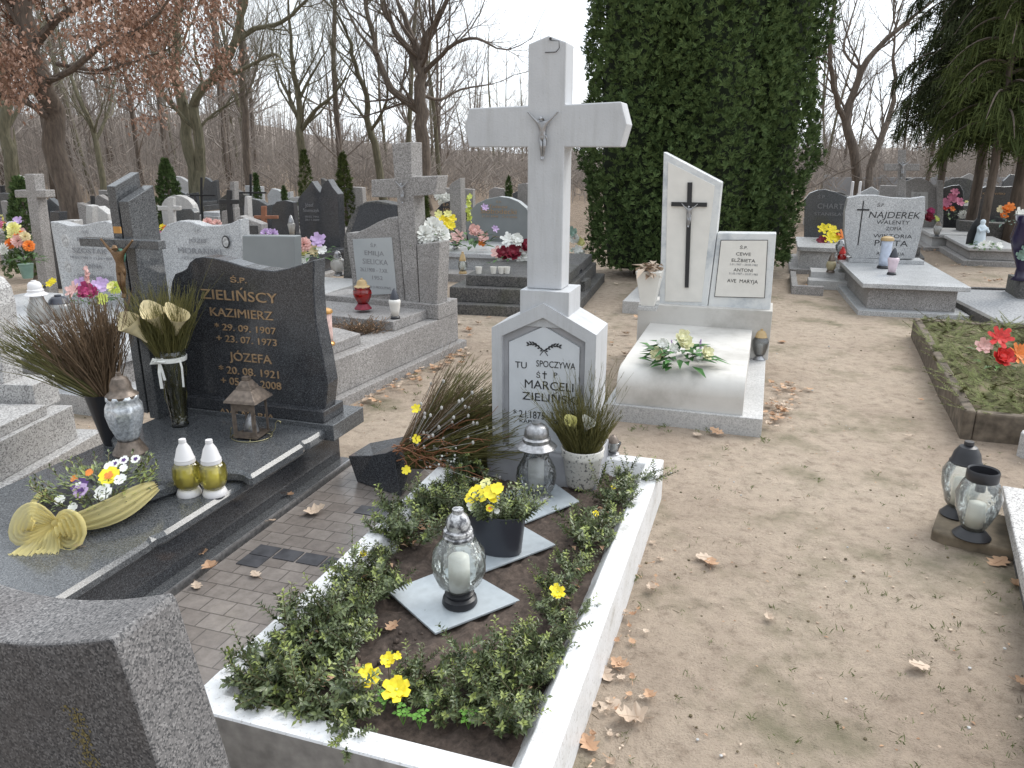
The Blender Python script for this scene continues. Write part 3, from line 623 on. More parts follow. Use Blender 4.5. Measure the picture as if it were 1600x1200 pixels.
# ------------------------------------------------------------------ mossy bed with kerb at the right, slabs at the right edge
Bf = Fr(GP(1500, 684), 21.)
t = plot('mossy_bed', 'old concrete kerb bed covered with moss and fir twigs at the right edge', 'grave bed', Bf)
k = MB()
for a in ((0, .06, 0, 2.75), (1.1, 1.16, 0, 2.75)): k.box(*a, -.05, .17)
for a in ((.061, 1.099, 0, .06), (.061, 1.099, 2.69, 2.75)): k.box(*a, -.05, .165)
k.build('kerb', plain('brown_mossy_concrete', (.13, .105, .08), .95, var=.5, sc_=16, bmp=.9), t, bevel=.012)
s = MB(); n = 30; s.add([(.03 + 1.09 * i / n, .03 + 2.68 * j / n, .15 + .035 * noise.noise(Vector((i * .5, j * .8, 2))) + rnd.uniform(-.008, .01)) for j in range(n + 1) for i in range(n + 1)], [(j * 31 + i, j * 31 + i + 1, (j + 1) * 31 + i + 1, (j + 1) * 31 + i) for j in range(n) for i in range(n)])
def _mossm(m, t_, b): 
    n_ = noise_tex(t_, 7, 8, .75); r = ramp(t_, n_.outputs[0], [(.3, (.06, .045, .03)), (.48, (.10, .105, .035)), (.62, (.19, .15, .10)), (.75, (.10, .12, .04))]); t_.links.new(r.outputs[0], b.inputs['Base Color']); b.inputs['Roughness'].default_value = 1; bump(t_, b, n_.outputs[0], 1, .03)
s.build('soil', mat('mossy_litter', _mossm), t, True)
m_ = MB(); rr = random.Random(11)
for i in range(620):                           # fir twigs and moss cushions
    x, y = rr.uniform(-.01, 1.1), rr.uniform(.0, 2.68); th = rr.uniform(0, 2 * PI); ln = rr.uniform(.07, .24); d = Vector((math.cos(th), math.sin(th), rr.uniform(0, .6)))
    p0 = Vector((x, y, .16))
    m_.use(M_twig).tube([p0, p0 + d * ln], .0018, 3, False); m_.use(M_moss)
    sd = Vector((-d.y, d.x, 0)).normalized()
    for q in range(16):
        pp = p0 + d * ln * (q + 2) / 18
        for sg in (-1, 1): m_.add([pp, pp + d * .006 + Vector((0, 0, .001)), pp + sd * sg * .026 * (1.2 - q / 18) + d * .016 + Vector((0, 0, rr.uniform(-.004, .012)))], [(0, 1, 2)])
tag(m_.build('fir_twig_cover', None, t), kind='stuff')
R1 = Fr(G.w(1.93, 1.30), 25.)
a = GP(1566, 758, .16); R1 = Fr((a.x, a.y), 27.)
t = plot('low_slab', 'low pale grey terrazzo slab running out of the picture at the right edge', 'grave slab', R1)
MB().box(.0, 1.2, -1.9, 0, .10, .16).build('lid_slab', M_lgran2, t, bevel=.006); MB().box(.03, 1.2, -1.85, -.03, -.03, .10).build('base_wall', M_concd, t)
a = GP(1592, 715); R2 = Fr((a.x, a.y), 18.)
t = plot('white_kerbstone', 'rounded pale cast kerb end just entering at the right edge above the terrazzo slab', 'kerb stone', R2)
MB().prismz([(0, .05), (.02, .01), (.06, 0), (1, 0), (1, .12), (.06, .13), (.02, .1)], -.02, .13).build('stone', M_concl, t, bevel=.01)
a = GP(1474, 845); R3 = Fr((a.x, a.y), 30.)
t = plot('mossy_block', 'low sunken mossy concrete block under the two clear glass lanterns', 'concrete block', R3)
b = MB(); rr = random.Random(3)
b.prismz([(-.05, .0), (.0, -.03), (.26, -.05), (.30, .1), (.27, .30), (.05, .33), (-.03, .25)], -.04, .045); b.build('block', plain('mossy_concrete', (.15, .12, .085), .95, var=.45, sc_=14, bmp=.8), t, bevel=.012, seg=3)

# gravel bed beyond, right
Gv = Fr(GP(1560, 520), 10.)
t = plot('gravel_bed', 'low grave bed filled with grey gravel inside a thin concrete kerb', 'grave bed', Gv)
k = MB(); k.box(-.02, .05, 0, 2.1, -.03, .09); k.box(1.1, 1.17, 0, 2.1, -.03, .09); k.box(.051, 1.099, 0, .06, -.03, .088); k.box(.051, 1.099, 2.04, 2.1, -.03, .088); k.build('kerb', M_concd, t, bevel=.006)
MB().box(.05, 1.1, .06, 2.04, -.03, .065).build('gravel', plain('grey_gravel', (.27, .275, .285), .8, var=.45, sc_=45, bmp=1.), t)
# ------------------------------------------------------------------ grave lanterns
GLASS = {}
def lamp(name, label, p, zb, ytop, wpx, kind, glass, cap, base=None, cat='lantern', group=None, candle=True, n=24, knob=None, rzs=0):
    """p = foot centre as seen; parts: base, glass, lid, candle"""
    h = hgt(p, zb, ytop); w = wid(p, zb, wpx); r = w / 2; loc = GP(p[0], p[1], zb)
    # p is the front edge of the foot: step the axis back by the foot radius
    t = thing(name, label, cat, (loc.x, loc.y + r * .55, zb), rzs, group); h = hgt((p[0], p[1]), zb, ytop) * (1 + r * .3 / max(.3, loc.y))
    base = base or cap
    P_ = {'globe': dict(b=[(.62, 0), (.66, .02), (.62, .07), (.50, .09), (.55, .125), (.42, .15)], g=[(.42, .15), (.80, .24), (.98, .37), (1, .46), (.92, .57), (.62, .68), (.5, .70), (.50, .725)], c=[(.54, .70), (.55, .73), (.50, .745), (.54, .76), (.52, .79), (.42, .80), (.44, .86), (.36, .92), (.20, .96), (.20, 1.0), (.001, 1.0)]),
          'tall': dict(b=[(.7, 0), (.72, .03), (.6, .06)], g=[(.6, .06), (.9, .16), (1, .30), (.92, .42), (.62, .56), (.55, .66), (.60, .72)], c=[(.98, .685), (1.0, .695), (.86, .72), (.66, .755), (.68, .80), (.58, .82), (.60, .84), (.56, .92), (.42, .965), (.22, .98), (.22, 1), (.001, 1)]),
          'urn': dict(b=[(.92, 0), (.94, .02), (.62, .14), (.58, .17)], g=[(.5, .17), (.62, .22), (.86, .36), (1, .50), (.96, .60), (.80, .66), (.86, .68), (.84, .73)], c=[(.84, .70), (.86, .73), (.62, .77), (.56, .80), (.54, .86), (.40, .93), (.14, .96), (.14, 1), (.001, 1)]),
          'pear': dict(b=[(.84, 0), (.86, .03), (.74, .10), (.62, .12)], g=[(.62, .12), (.86, .20), (1, .36), (.92, .52), (.66, .60)], c=[(.70, .585), (.72, .61), (.68, .63), (.70, .655), (.64, .68), (.46, .84), (.22, .94), (.26, .95), (.24, 1), (.001, 1)]),
          'cyl': dict(b=[(1, 0), (1, .05), (.8, .09)], g=[(.78, .09), (.82, .3), (.78, .5), (.82, .85), (.78, .88)], c=[(.95, .87), (1, .90), (.9, .96), (.5, 1), (.001, 1)]),
          'slim': dict(b=[(.8, 0), (.8, .06), (.62, .10)], g=[(.62, .10), (.75, .3), (.95, .52), (1, .60), (.75, .66)], c=[(.8, .64), (.78, .68), (.6, .80), (.3, .95), (.14, .98), (.14, 1), (.001, 1)]),
          'open': dict(b=[(.8, 0), (.84, .015), (.7, .06), (.5, .12)], g=[(.46, .12), (.60, .18), (.90, .42), (1, .62), (.80, .80), (.66, .86)], c=[(.66, .84), (.70, .86), (.70, .98), (.66, 1), (.60, .98), (.60, .88), (.22, .86), (.22, .68), (.001, .67)]),
          'dome': dict(b=[(.76, 0), (.8, .015), (.62, .07), (.46, .12)], g=[(.46, .12), (.66, .18), (.95, .42), (1, .60), (.80, .70), (.72, .73)], c=[(.74, .715), (.78, .73), (.70, .76), (.62, .85), (.42, .93), (.2, .95), (.24, .96), (.22, 1), (.001, 1)])}[kind]
    sc_ = lambda q: [(a * r, b * h) for a, b in q]
    MB().lathe(sc_(P_['b']), n).build('base', base, t, 'auto')
    rid = {'globe': lambda a, z: .02 * math.sin(8 * a + 30 * z), 'urn': lambda a, z: .03 * math.cos(8 * a), 'tall': lambda a, z: .01 * math.cos(12 * a)}.get(kind)
    MB().lathe(sc_(P_['g']), n * 2, wob=rid).build('glass', glass, t, True)
    MB().lathe(sc_(P_['c']), n, wob=(lambda a, z: .02 * math.cos(10 * a)) if kind in ('globe', 'urn', 'tall') else None).build('lid', cap, t, 'auto')
    if candle: MB().lathe([(.38 * r, .155 * h), (.40 * r, .3 * h), (.38 * r, .50 * h), (.12 * r, .52 * h), (.001, .52 * h)], 14).build('candle', candle if not isinstance(candle, bool) else M_wax, t, True)
    return t
GL = glassy('clear_pressed_glass', (.955, .99, .98), .06, .26, 26, 1.)
GLw = glassy('frosted_white_glass', (.9, .9, .9), .2, .75, 60, .3)
GLy = glassy('yellow_glass', (.97, .91, .38), .06, .36, 50, .5)
GLr = glassy('red_glass', (.85, .02, .02), .08, .55, 40, .4)
GLs = glassy('smoky_glass', (.72, .745, .77), .08, .2, 50, .5)
def _foil(m, t, b):
    v = noise_tex(t, 70, 3, .6); r = ramp(t, v.outputs[0], [(.3, (.32, .34, .37)), (.6, (.72, .75, .78))]); t.links.new(r.outputs[0], b.inputs['Base Color']); b.inputs['Metallic'].default_value = .55; b.inputs['Roughness'].default_value = .25; bump(t, b, v.outputs[0], 1, .01)
GLf = mat('silvered_cut_glass', _foil)
def _capm(m, t, b):
    v = noise_tex(t, 55, 4, .6); r = ramp(t, v.outputs[0], [(.4, (.10, .10, .11)), (.6, (.62, .62, .63))]); t.links.new(r.outputs[0], b.inputs['Base Color']); b.inputs['Metallic'].default_value = .4; b.inputs['Roughness'].default_value = .4
M_brush = mat('silver_brushed_black_plastic', _capm)
SZ = .145
lamp('glass_lantern', 'round clear green tinted glass lantern on the front pale tile of the planted bed', (717, 955), SZ + .008, 808, 86, 'globe', GL, M_brush, M_blackpl)
lamp('tall_lantern', 'tall grey metal topped glass lantern in front of the white cross plaque', (838, 786), SZ, 667, 64, 'tall', GLs, M_silver, M_silver, n=28)
lamp('small_lantern', 'tiny grey lantern half hidden behind the white flower pot at the kerb corner', (958, 712), .2, 682, 26, 'slim', GLs, M_brownpl, M_silver)
lamp('silver_lantern', 'silver cut glass urn lantern with a bronze cap and flared bronze foot', (197, 713), .31, 587, 56, 'urn', GLf, M_brownpl, M_brownpl, candle=False)
lamp('yellow_lantern', 'left one of the two yellow glass lanterns with white caps on the granite slab', (291, 777), .252, 691, 44, 'pear', GLy, M_whitepl, group='yellow lanterns on the granite slab')
lamp('yellow_lantern', 'right one of the two yellow glass lanterns with white caps on the granite slab', (332, 777), .252, 692, 44, 'pear', GLy, M_whitepl, group='yellow lanterns on the granite slab')
Sz = .375
def dotsticker(tt):
    pass
lamp('red_lantern', 'red glass lantern with a tan cap on the concrete grave', (566, 484), .42 - .02, 436, 29, 'urn', GLr, M_tan, M_crim, candle=M_red)
lamp('candle_lantern', 'cream candle lantern with a pointed black cap at the foot of the concrete cross', (617, 499), Sz, 452, 19, 'slim', M_cream, M_dkplast, M_blackpl, candle=False)
lamp('gold_lantern', 'pink and white candle lantern with gold ends beside the dark headstone edge', (510, 540), Sz, 483, 24, 'cyl', plain('pink_floral_print', (.70, .50, .46), .3, var=.25, sc_=40), M_goldpl, candle=False)
lamp('angular_lantern', 'grey glass lantern with a tan dome lid beside the white marble lid', (1188, 563), .101, 515, 25, 'dome', GLs, M_tan, M_silver)
lamp('glass_lantern', 'pot bellied clear lantern with a closed black dome lid on the mossy block', (1503, 812), .047, 697, 60, 'dome', GL, M_blackpl)
lamp('glass_lantern', 'clear glass lantern missing its lid, standing by the pale slab edge', (1528, 846), .047, 742, 66, 'open', GL, M_blackpl)

# house shaped lantern with a ring foot
p = (392, 684); w_ = GP(*p, .31); h = hgt(p, .31, 592) * 1.03; r = wid(p, .31, 36) / 2
t = thing('house_lantern', 'dark metal house shaped lantern with a pagoda roof on a thin gold ring stand', 'lantern', (w_.x, w_.y + .02, .31), -ROW * PI / 180 + .1)
b = MB()
for sx in (-1, 1):
    for sy in (-1, 1): b.box(sx * r - .004, sx * r + .004, sy * r - .004, sy * r + .004, .012, h * .62)
b.box(-r - .006, r + .006, -r - .006, r + .006, .010, .020); b.box(-r - .004, r + .004, -r - .004, r + .004, h * .60, h * .62)
b.ring([(-r, .02), (r, .02), (r, h * .6), (-r, h * .6)], [(-r * .72, h * .14), (r * .72, h * .14), (r * .72, h * .48), (-r * .72, h * .48)], -r - .002, -r + .002)
b.build('frame', M_brownpl, t)
b = MB()
for (r0, z0, r1, z1) in ((1.5, .62, 1.42, .66), (1.38, .66, .78, .80), (.72, .80, .62, .85), (.58, .85, .36, .93), (.28, .93, .28, .99)): sq(b, r * r0, h * z0, r * r1, h * z1)
b.build('roof', M_brownpl, t, bevel=.001)
MB().lathe([(r * .62, .02), (r * .7, h * .1), (r * .45, h * .26), (r * .15, h * .38), (.001, h * .40)], 12, wob=lambda a, z: .12 * math.cos(6 * a)).build('glass_insert', M_silver, t, True)
b = MB(); b.tube([(r * 1.75 * math.cos(a), r * 1.6 * math.sin(a), .004) for a in np.linspace(0, 2 * PI, 25)], .0022, 5)
for a in (.4, 1.9, 3.5, 5.1): b.tube([(r * 1.75 * math.cos(a), r * 1.6 * math.sin(a), .004), (r * 1.1 * math.cos(a), r * 1.05 * math.sin(a), .014)], .0018, 5)
b.tube([(r * 1.5, 0, .006), (r * 1.9, 0, .02), (r * 2.3, 0, .05), (r * 2.35, 0, .075), (r * 2.6, 0, .09), (r * 2.85, 0, .085), (r * 2.8, 0, .075)], .0022, 5)
b.tube([(-r * 1.5, -r, .006), (-r * 1.35, -r, .05), (-r * 1.2, -r * 1.1, .06)], .002, 5); b.build('ring_stand', plain('tarnished_brass', (.42, .38, .22), .3, .8), t, True)

# ------------------------------------------------------------------ flowers
def frame_of(d):
    d = Vector(d).normalized(); a = d.cross(Vector((.3, .1, 1))); a = a.normalized() if a.length > .05 else Vector((1, 0, 0)); return d, a, d.cross(a).normalized()
def bloom(mb, c, d, r, n=6, layers=2, cup=.4, mats=None, width=1.4):
    d, a, b_ = frame_of(d); c = Vector(c)
    for l in range(layers):
        rr_ = r * (1 - .32 * l); k = cup + .3 * l
        for i in range(n):
            t_ = 2 * PI * (i + .5 * l) / n + rnd.uniform(-.12, .12); o = a * math.cos(t_) + b_ * math.sin(t_); s_ = d.cross(o); wd = rr_ * 2.3 / n * width * 1.35; rj = rr_ * rnd.uniform(.88, 1.1)
            p0 = c + d * (.02 * rr_ + .03 * l * r); p1 = c + o * rj * .55 + d * rj * k * .45; p2 = c + o * rj + d * rj * k * rnd.uniform(.6, 1)
            mb.add([p0, p1 - s_ * wd * .5, p1 + s_ * wd * .5, p2 - s_ * wd * .38, p2 + s_ * wd * .38, c + o * rj * (1.03 if width > 1.1 else 1.08) + d * rj * k * .9], [(0, 1, 2), (1, 3, 4, 2), (3, 5, 4)])
def ruff(mb, c, d, r, n=60):             # many petalled ball flower
    d, a, b_ = frame_of(d); c = Vector(c)
    for i in range(n):
        f = (i + .5) / n; el = math.acos(1 - 1.25 * f); t_ = i * 2.39996; o = a * math.cos(t_) * math.sin(el) + b_ * math.sin(t_) * math.sin(el) + d * math.cos(el)
        s_ = o.cross(d); s_ = s_.normalized() if s_.length > .05 else a; u = s_.cross(o)
        w2 = r * .17; p1 = c + o * r * .55; p2 = c + o * r * rnd.uniform(.9, 1.08) - u * r * .1
        mb.add([c + o * r * .2, p1 - s_ * w2, p1 + s_ * w2, p2 - s_ * w2 * .8, p2 + s_ * w2 * .8], [(0, 1, 2), (1, 3, 4, 2)])
def lvs(mb, c, R, n, L=.03, W=.012, up=.5, hz=1.):
    for _ in range(n):
        th = rnd.uniform(0, 2 * PI); q = R * math.sqrt(rnd.random()); d = Vector((math.cos(th), math.sin(th), rnd.uniform(-.1, 1) * up)); 
        mb.leaf((c[0] + q * math.cos(th), c[1] + q * math.sin(th), c[2] + rnd.uniform(-.2, 1) * R * .5 * hz), d, (0, 0, 1), L * rnd.uniform(.7, 1.3), W * rnd.uniform(.7, 1.3), .2, rnd.uniform(0, .5))
def bouquet(name, label, p, zb, wpx, spec, h=.7, leafm_=None, leafL=.05, nl=40, pot=None, cat='bouquet', group=None, hl=None, up=.5, dist=None):
    """spec: list of (material, kind, dx, dz, size) in units of the half width; foot seen at p"""
    w_ = GP(p[0], p[1], zb) if dist is None else YP(p[0], p[1], dist); R = (wid(p, zb, wpx) if dist is None else wpx * dist * 1.02 / FPX) / 2
    t = thing(name, label, cat, (w_.x, w_.y + R * .4, w_.z), 0, group)
    z0 = 0
    if pot: ph = R * pot[1]; MB().lathe([(R * .3, 0), (R * .45, ph), (R * .48, ph * 1.02), (R * .4, ph)], 14).build('pot', pot[0], t, 'auto'); z0 = ph
    lf = MB(); lvs(lf, (0, 0, z0 + R * .12), R * .85, nl, leafL, leafL * .4, up, 1.2)
    lf.build('foliage', leafm_ or M_grn, t)
    for m_, kd, dx, dz, sz in spec:
        dy = rnd.uniform(-.5, .3) if kd != 'spike' else 0; c = Vector((dx * R, dy * R, z0 + dz * R)); d = Vector((dx * .5, -.75 + dy * .2, .55)); f = MB()
        if kd == 'ruff': ruff(f, c, d, R * sz, 46)
        elif kd == 'bloom': bloom(f, c, d, R * sz, 6, 2, .45)
        elif kd == 'rose':
            bloom(f, c, d, R * sz * .95, 6, 2, .75, width=1.5); bloom(f, c + d * R * sz * .15, d, R * sz * .7, 5, 2, 1.3, width=1.6); f.ball(c + d * R * sz * .25, R * sz * .5, 10, .9)
        elif kd == 'lily': bloom(f, c, d, R * sz, 6, 2, .35, width=.95)
        elif kd == 'spike':
            for q in range(16): bloom(f, c + Vector((rnd.uniform(-.1, .1) * R * sz, rnd.uniform(-.1, .1) * R * sz, R * sz * (q / 8 - 1))), (math.cos(q * 2.4), math.sin(q * 2.4), .4), R * sz * .22, 5, 1, .4)
        f.use(m_) if False else None
        f.build('flower', m_, t)
    return t

M_pyl = plain('ivory_yellow_petals', (.76, .74, .48), .6, var=.12, sc_=50)
# white chrysanthemums on the pillar of the concrete grave
a_ = S.y(667, 383, SY + .05); zz = a_.z
def rowbq(*a, **k): return bouquet(*a, **k)
w_ = S.w(a_.x, a_.y, a_.z)
rowbq('chrysanthemum_bunch', 'big white chrysanthemums in the concrete pillar of the cross grave', (667, 384), w_.z, 62, [(M_white, 'ruff', -.45, .35, .52), (M_white, 'ruff', .25, .75, .58), (M_white, 'ruff', .62, .45, .5), (M_white, 'ruff', -.1, .5, .5)], leafL=.04, nl=16, dist=w_.y)
# bouquet on the marble lid
rowbq('bouquet', 'yellow and white artificial roses with big green leaves on the pale marble lid', (1064, 572), .325, 100, [(M_pyl, 'rose', -.72, .35, .24), (M_white, 'rose', -.55, .62, .2), (M_pyl, 'rose', .02, .85, .24), (M_pyl, 'rose', .16, .6, .25), (M_pyl, 'rose', .78, .35, .24), (M_white, 'rose', .5, .2, .2), (M_white, 'rose', -.2, .45, .18), (M_lil, 'spike', -.25, .60, .13), (M_lil, 'spike', .66, .60, .15)], leafm_=leafm('broad_leaves', (.02, .06, .015), (.06, .18, .04)), leafL=.12, nl=70, up=.45)
# bowl with tulle
p = (118, 835); zb = .252; w0 = GP(118, 812, zb); R = .19
t = thing('flower_bowl', 'shallow dark bowl of pansies wrapped in yellow tulle ribbon on the granite slab', 'flower bowl', (w0.x + .055, w0.y + .09, zb), 0); t.scale = (1.06,) * 3
MB().lathe([(R * .5, 0), (R * .75, .012), (R * .98, .045), (R * 1.04, .062), (R * .96, .06), (R * .9, .045), (.001, .045)], 36).build('bowl', plain('dark_glazed_pottery', (.05, .05, .055), .25), t, True)
lf = MB(); lf.use(M_grn)
for i in range(420):
    th = rnd.uniform(0, 2 * PI); q = R * 1.0 * math.sqrt(rnd.random()); z_ = .06 + rnd.uniform(0, .075) * (1.2 - q / R * .5)
    lf.use(M_box if rnd.random() < .6 else M_boxl); lf.leaf((q * math.cos(th), q * math.sin(th), z_), (math.cos(th) + rnd.uniform(-.5, .5), math.sin(th) + rnd.uniform(-.5, .5), rnd.uniform(.1, 1.2)), (0, 0, 1), .028, .011, .2, .2)
for i in range(34):
    th = rnd.uniform(0, 2 * PI); q = R * .9; d = Vector((math.cos(th), math.sin(th), 1.1)); p0 = Vector((q * math.cos(th) * .8, q * math.sin(th) * .8, .07))
    lf.use(M_stem).tube([p0, p0 + d * .07], .0015, 4, False); lf.use(M_boxl if i % 3 == 0 else M_box)
    for k_ in range(10): pp = p0 + d * .012 * (k_ + .5) * .6; a2 = k_ * 2.2 + i; lf.leaf(pp, d + Vector((math.cos(a2), math.sin(a2), 0)) * 1.3, (0, 0, 1), .02, .009, .2)
lf.build('foliage', None, t)
def pansy(par, c, r, m_, face, d=(-.05, -.6, .8)):
    f = MB(); bloom_d = d; f.use(m_); bloom(f, c, d, r, 5, 1, .12, width=1.75); 
    if face: f.use(face); d_ = Vector(d).normalized(); bloom(f, Vector(c) + d_ * r * .08, d, r * .45, 5, 1, .1)
    f.build('pansy', None, par)
for (x, y, z, r, m_, fc) in [(.035, .02, .125, .038, M_yel, M_org), (.055, -.07, .10, .032, M_white, None), (-.05, -.03, .11, .03, M_pur, M_white), (-.03, -.06, .10, .028, M_lil, M_pur), (-.085, -.10, .085, .02, M_white, None), (-.02, -.14, .075, .018, M_white, None), (.02, .10, .14, .018, M_white, M_pur), (.05, .11, .15, .018, M_white, M_pur), (.09, .12, .15, .018, M_white, M_pur), (.0, .09, .135, .018, M_white, None), (.085, .0, .12, .022, M_white, None), (-.06, .06, .12, .015, M_org, None), (-.10, .03, .11, .014, M_org, None), (.06, .08, .13, .016, M_white, None)]:
    pansy(t, (x, y, z), r, m_, fc)
def _tul(m, t_, b):
    t_.nodes.remove(b); out = [n for n in t_.nodes if n.type == 'OUTPUT_MATERIAL'][0]
    tr = nd(t_, 'ShaderNodeBsdfTransparent'); df = nd(t_, 'ShaderNodeBsdfDiffuse'); tl = nd(t_, 'ShaderNodeBsdfTranslucent'); df.inputs[0].default_value = (.93, .82, .40, 1); tl.inputs[0].default_value = (.95, .84, .42, 1)
    a = nd(t_, 'ShaderNodeMixShader'); a.inputs[0].default_value = .5; t_.links.new(df.outputs[0], a.inputs[1]); t_.links.new(tl.outputs[0], a.inputs[2])
    m2 = nd(t_, 'ShaderNodeMixShader'); m2.inputs[0].default_value = .68; t_.links.new(tr.outputs[0], m2.inputs[1]); t_.links.new(a.outputs[0], m2.inputs[2]); t_.links.new(m2.outputs[0], out.inputs[0])
M_tulle = mat('yellow_tulle', _tul)
def sheet(mb, path, wfun, up, nfold=7, amp=.008, seg=20, lat=16):
    P2 = [Vector(q) for q in path]
    def at(u):
        f = u * (len(P2) - 1); i = min(int(f), len(P2) - 2); g = f - i; a, b_ = P2[i], P2[i + 1]
        pm = P2[max(i - 1, 0)]; pn = P2[min(i + 2, len(P2) - 1)]
        return .5 * ((2 * a) + (b_ - pm) * g + (2 * pm - 5 * a + 4 * b_ - pn) * g * g + (3 * a - pm - 3 * b_ + pn) * g ** 3)
    vs = []; ph = rnd.uniform(0, 6)
    for i in range(seg + 1):
        u = i / seg; c = at(u); d = (at(min(1, u + .02)) - at(max(0, u - .02))).normalized(); s_ = d.cross(Vector(up)).normalized(); n_ = s_.cross(d)
        w = wfun(u)
        for j in range(lat + 1):
            v = j / lat * 2 - 1; vs.append(c + s_ * v * w * .5 + n_ * (amp * math.sin(nfold * v * 2 + ph + u * 3) + amp * .6 * math.sin(17 * v + 9 * u)))
    mb.add(vs, [(i * (lat + 1) + j, i * (lat + 1) + j + 1, (i + 1) * (lat + 1) + j + 1, (i + 1) * (lat + 1) + j) for i in range(seg) for j in range(lat)])
b = MB()                                        # the band round the bowl, the bow and its tails
kx, ky, kz_ = -.035, -.215, .05
sheet(b, [(kx, ky, kz_), (.06, -.205, .06), (.14, -.15, .075), (.19, -.06, .09), (.20, .03, .08)], lambda u: .02 + .07 * math.sin(PI * (u * .9 + .05)), (.4, -.9, .3), 6, .006)
sheet(b, [(kx, ky, kz_), (-.12, -.19, .06), (-.185, -.10, .07), (-.2, 0, .07)], lambda u: .02 + .05 * math.sin(PI * (u * .9 + .05)), (-.4, -.9, .3), 6, .006)
b.build('tulle_band', M_tulle, t, True)
for L_ in ([(kx, ky, kz_), (kx - .055, ky - .02, kz_ + .055), (kx - .08, ky - .03, kz_ + .045), (kx - .095, ky - .05, kz_ + .0), (kx - .07, ky - .045, kz_ - .015), (kx, ky - .005, kz_)],
           [(kx, ky, kz_), (kx + .045, ky - .03, kz_ + .04), (kx + .07, ky - .05, kz_ + .02), (kx + .08, ky - .06, kz_ - .02), (kx + .05, ky - .05, kz_ - .025), (kx, ky - .005, kz_)]):
    b = MB(); sheet(b, L_, lambda u: .012 + .082 * math.sin(PI * u) ** .8, (0, -.75, .7), 9, .011); b.build('bow_loop', M_tulle, t, True)
for L_ in ([(kx, ky, kz_), (kx - .03, ky - .04, kz_ - .02), (kx - .05, ky - .08, kz_ - .044), (kx - .055, ky - .13, kz_ - .047)], [(kx, ky, kz_), (kx + .01, ky - .05, kz_ - .015), (kx + .02, ky - .09, kz_ - .044), (kx + .02, ky - .12, kz_ - .047)]):
    b = MB(); sheet(b, L_, lambda u: .02 + .07 * u, (0, -.6, .8), 7, .005); b.build('bow_tail', M_tulle, t, True)
b = MB(); b.ball((kx, ky - .008, kz_ + .004), .017, 10); b.build('knot', M_tulle, t, True)

# ------------------------------------------------------------------ twig bundles
def twigs(mb, base, dirv, n, L, spread, r=.0016, side=5, curve=.22, m_=None, base_r=.02, sl=.3, tip=1.):
    d0, a, b_ = frame_of(dirv)
    for i in range(n):
        th = rnd.uniform(0, 2 * PI); q = math.sqrt(rnd.random()); o = a * math.cos(th) + b_ * math.sin(th)
        d = (d0 + o * q * spread).normalized(); l = L * rnd.uniform(.55, 1.08); p0 = Vector(base) + o * q * base_r
        bend = Vector((rnd.uniform(-1, 1), rnd.uniform(-1, 1), rnd.uniform(-.6, .4))) * curve * 1.5; kk = l * .022
        pts = [p0 + d * l * u + bend * l * u * u + Vector((rnd.gauss(0, kk), rnd.gauss(0, kk), 0)) * (u > 0) for u in (0, .33, .66, 1)]
        mb.tube(pts, [r * 1.2, r, r * .75, r * .3], 3, False)
        for k_ in range(side):
            u = rnd.uniform(.25, .95); pp = p0 + d * l * u + bend * l * u * u; t2 = (d + Vector((rnd.uniform(-1, 1), rnd.uniform(-1, 1), rnd.uniform(-.3, 1))) * .4).normalized(); ll = l * sl * (1.15 - u) * tip
            mb.tube([pp, pp + t2 * ll * .5, pp + t2 * ll + d * ll * .15], [r * .6, r * .5, r * .25], 3, False)
def calla(mb, c, d, r):
    d, a, b_ = frame_of(d); vs = []; n = 16
    for i in range(5):
        u = i / 4; rr_ = r * (.12 + .9 * u ** 1.6)
        for j in range(n):
            th = 2 * PI * j / n; lift = r * (.9 * max(0, math.cos(th)) ** 2 * u ** 2); vs.append(Vector(c) + d * (r * 2.2 * u + lift) + (a * math.cos(th) + b_ * math.sin(th)) * rr_)
    mb.add(vs, [(i * n + j, i * n + (j + 1) % n, (i + 1) * n + (j + 1) % n, (i + 1) * n + j) for i in range(4) for j in range(n)])
# a: black cone vase with brown twigs, left
w0 = GP(165, 700, .27)
t = thing('twig_vase', 'black conical vase with a sprawling bunch of bare brown twigs', 'vase', (w0.x - .02, w0.y + .10, .253), 0); t.scale = (1.12,) * 3
MB().lathe([(.032, 0), (.036, .01), (.078, .23), (.084, .236), (.076, .23), (.03, .02), (.001, .02)], 20, (0, 0, 0)).build('vase', M_blackpl, t, 'auto')
b = MB(); twigs(b, (0, 0, .22), (-.28, -.05, 1), 190, .42, .42, .0022, 8, .13, base_r=.035); b.build('twigs', M_twigb, t)
b = MB(); twigs(b, (-.02, 0, .22), (-.95, -.18, .85), 90, .46, .17, .0022, 6, .10, base_r=.035); b.build('twigs', M_twigg, t)
b = MB(); twigs(b, (0, 0, .2), (.10, .05, 1), 110, .44, .22, .0022, 7, .1, base_r=.035); b.build('twigs', M_twigb, t)
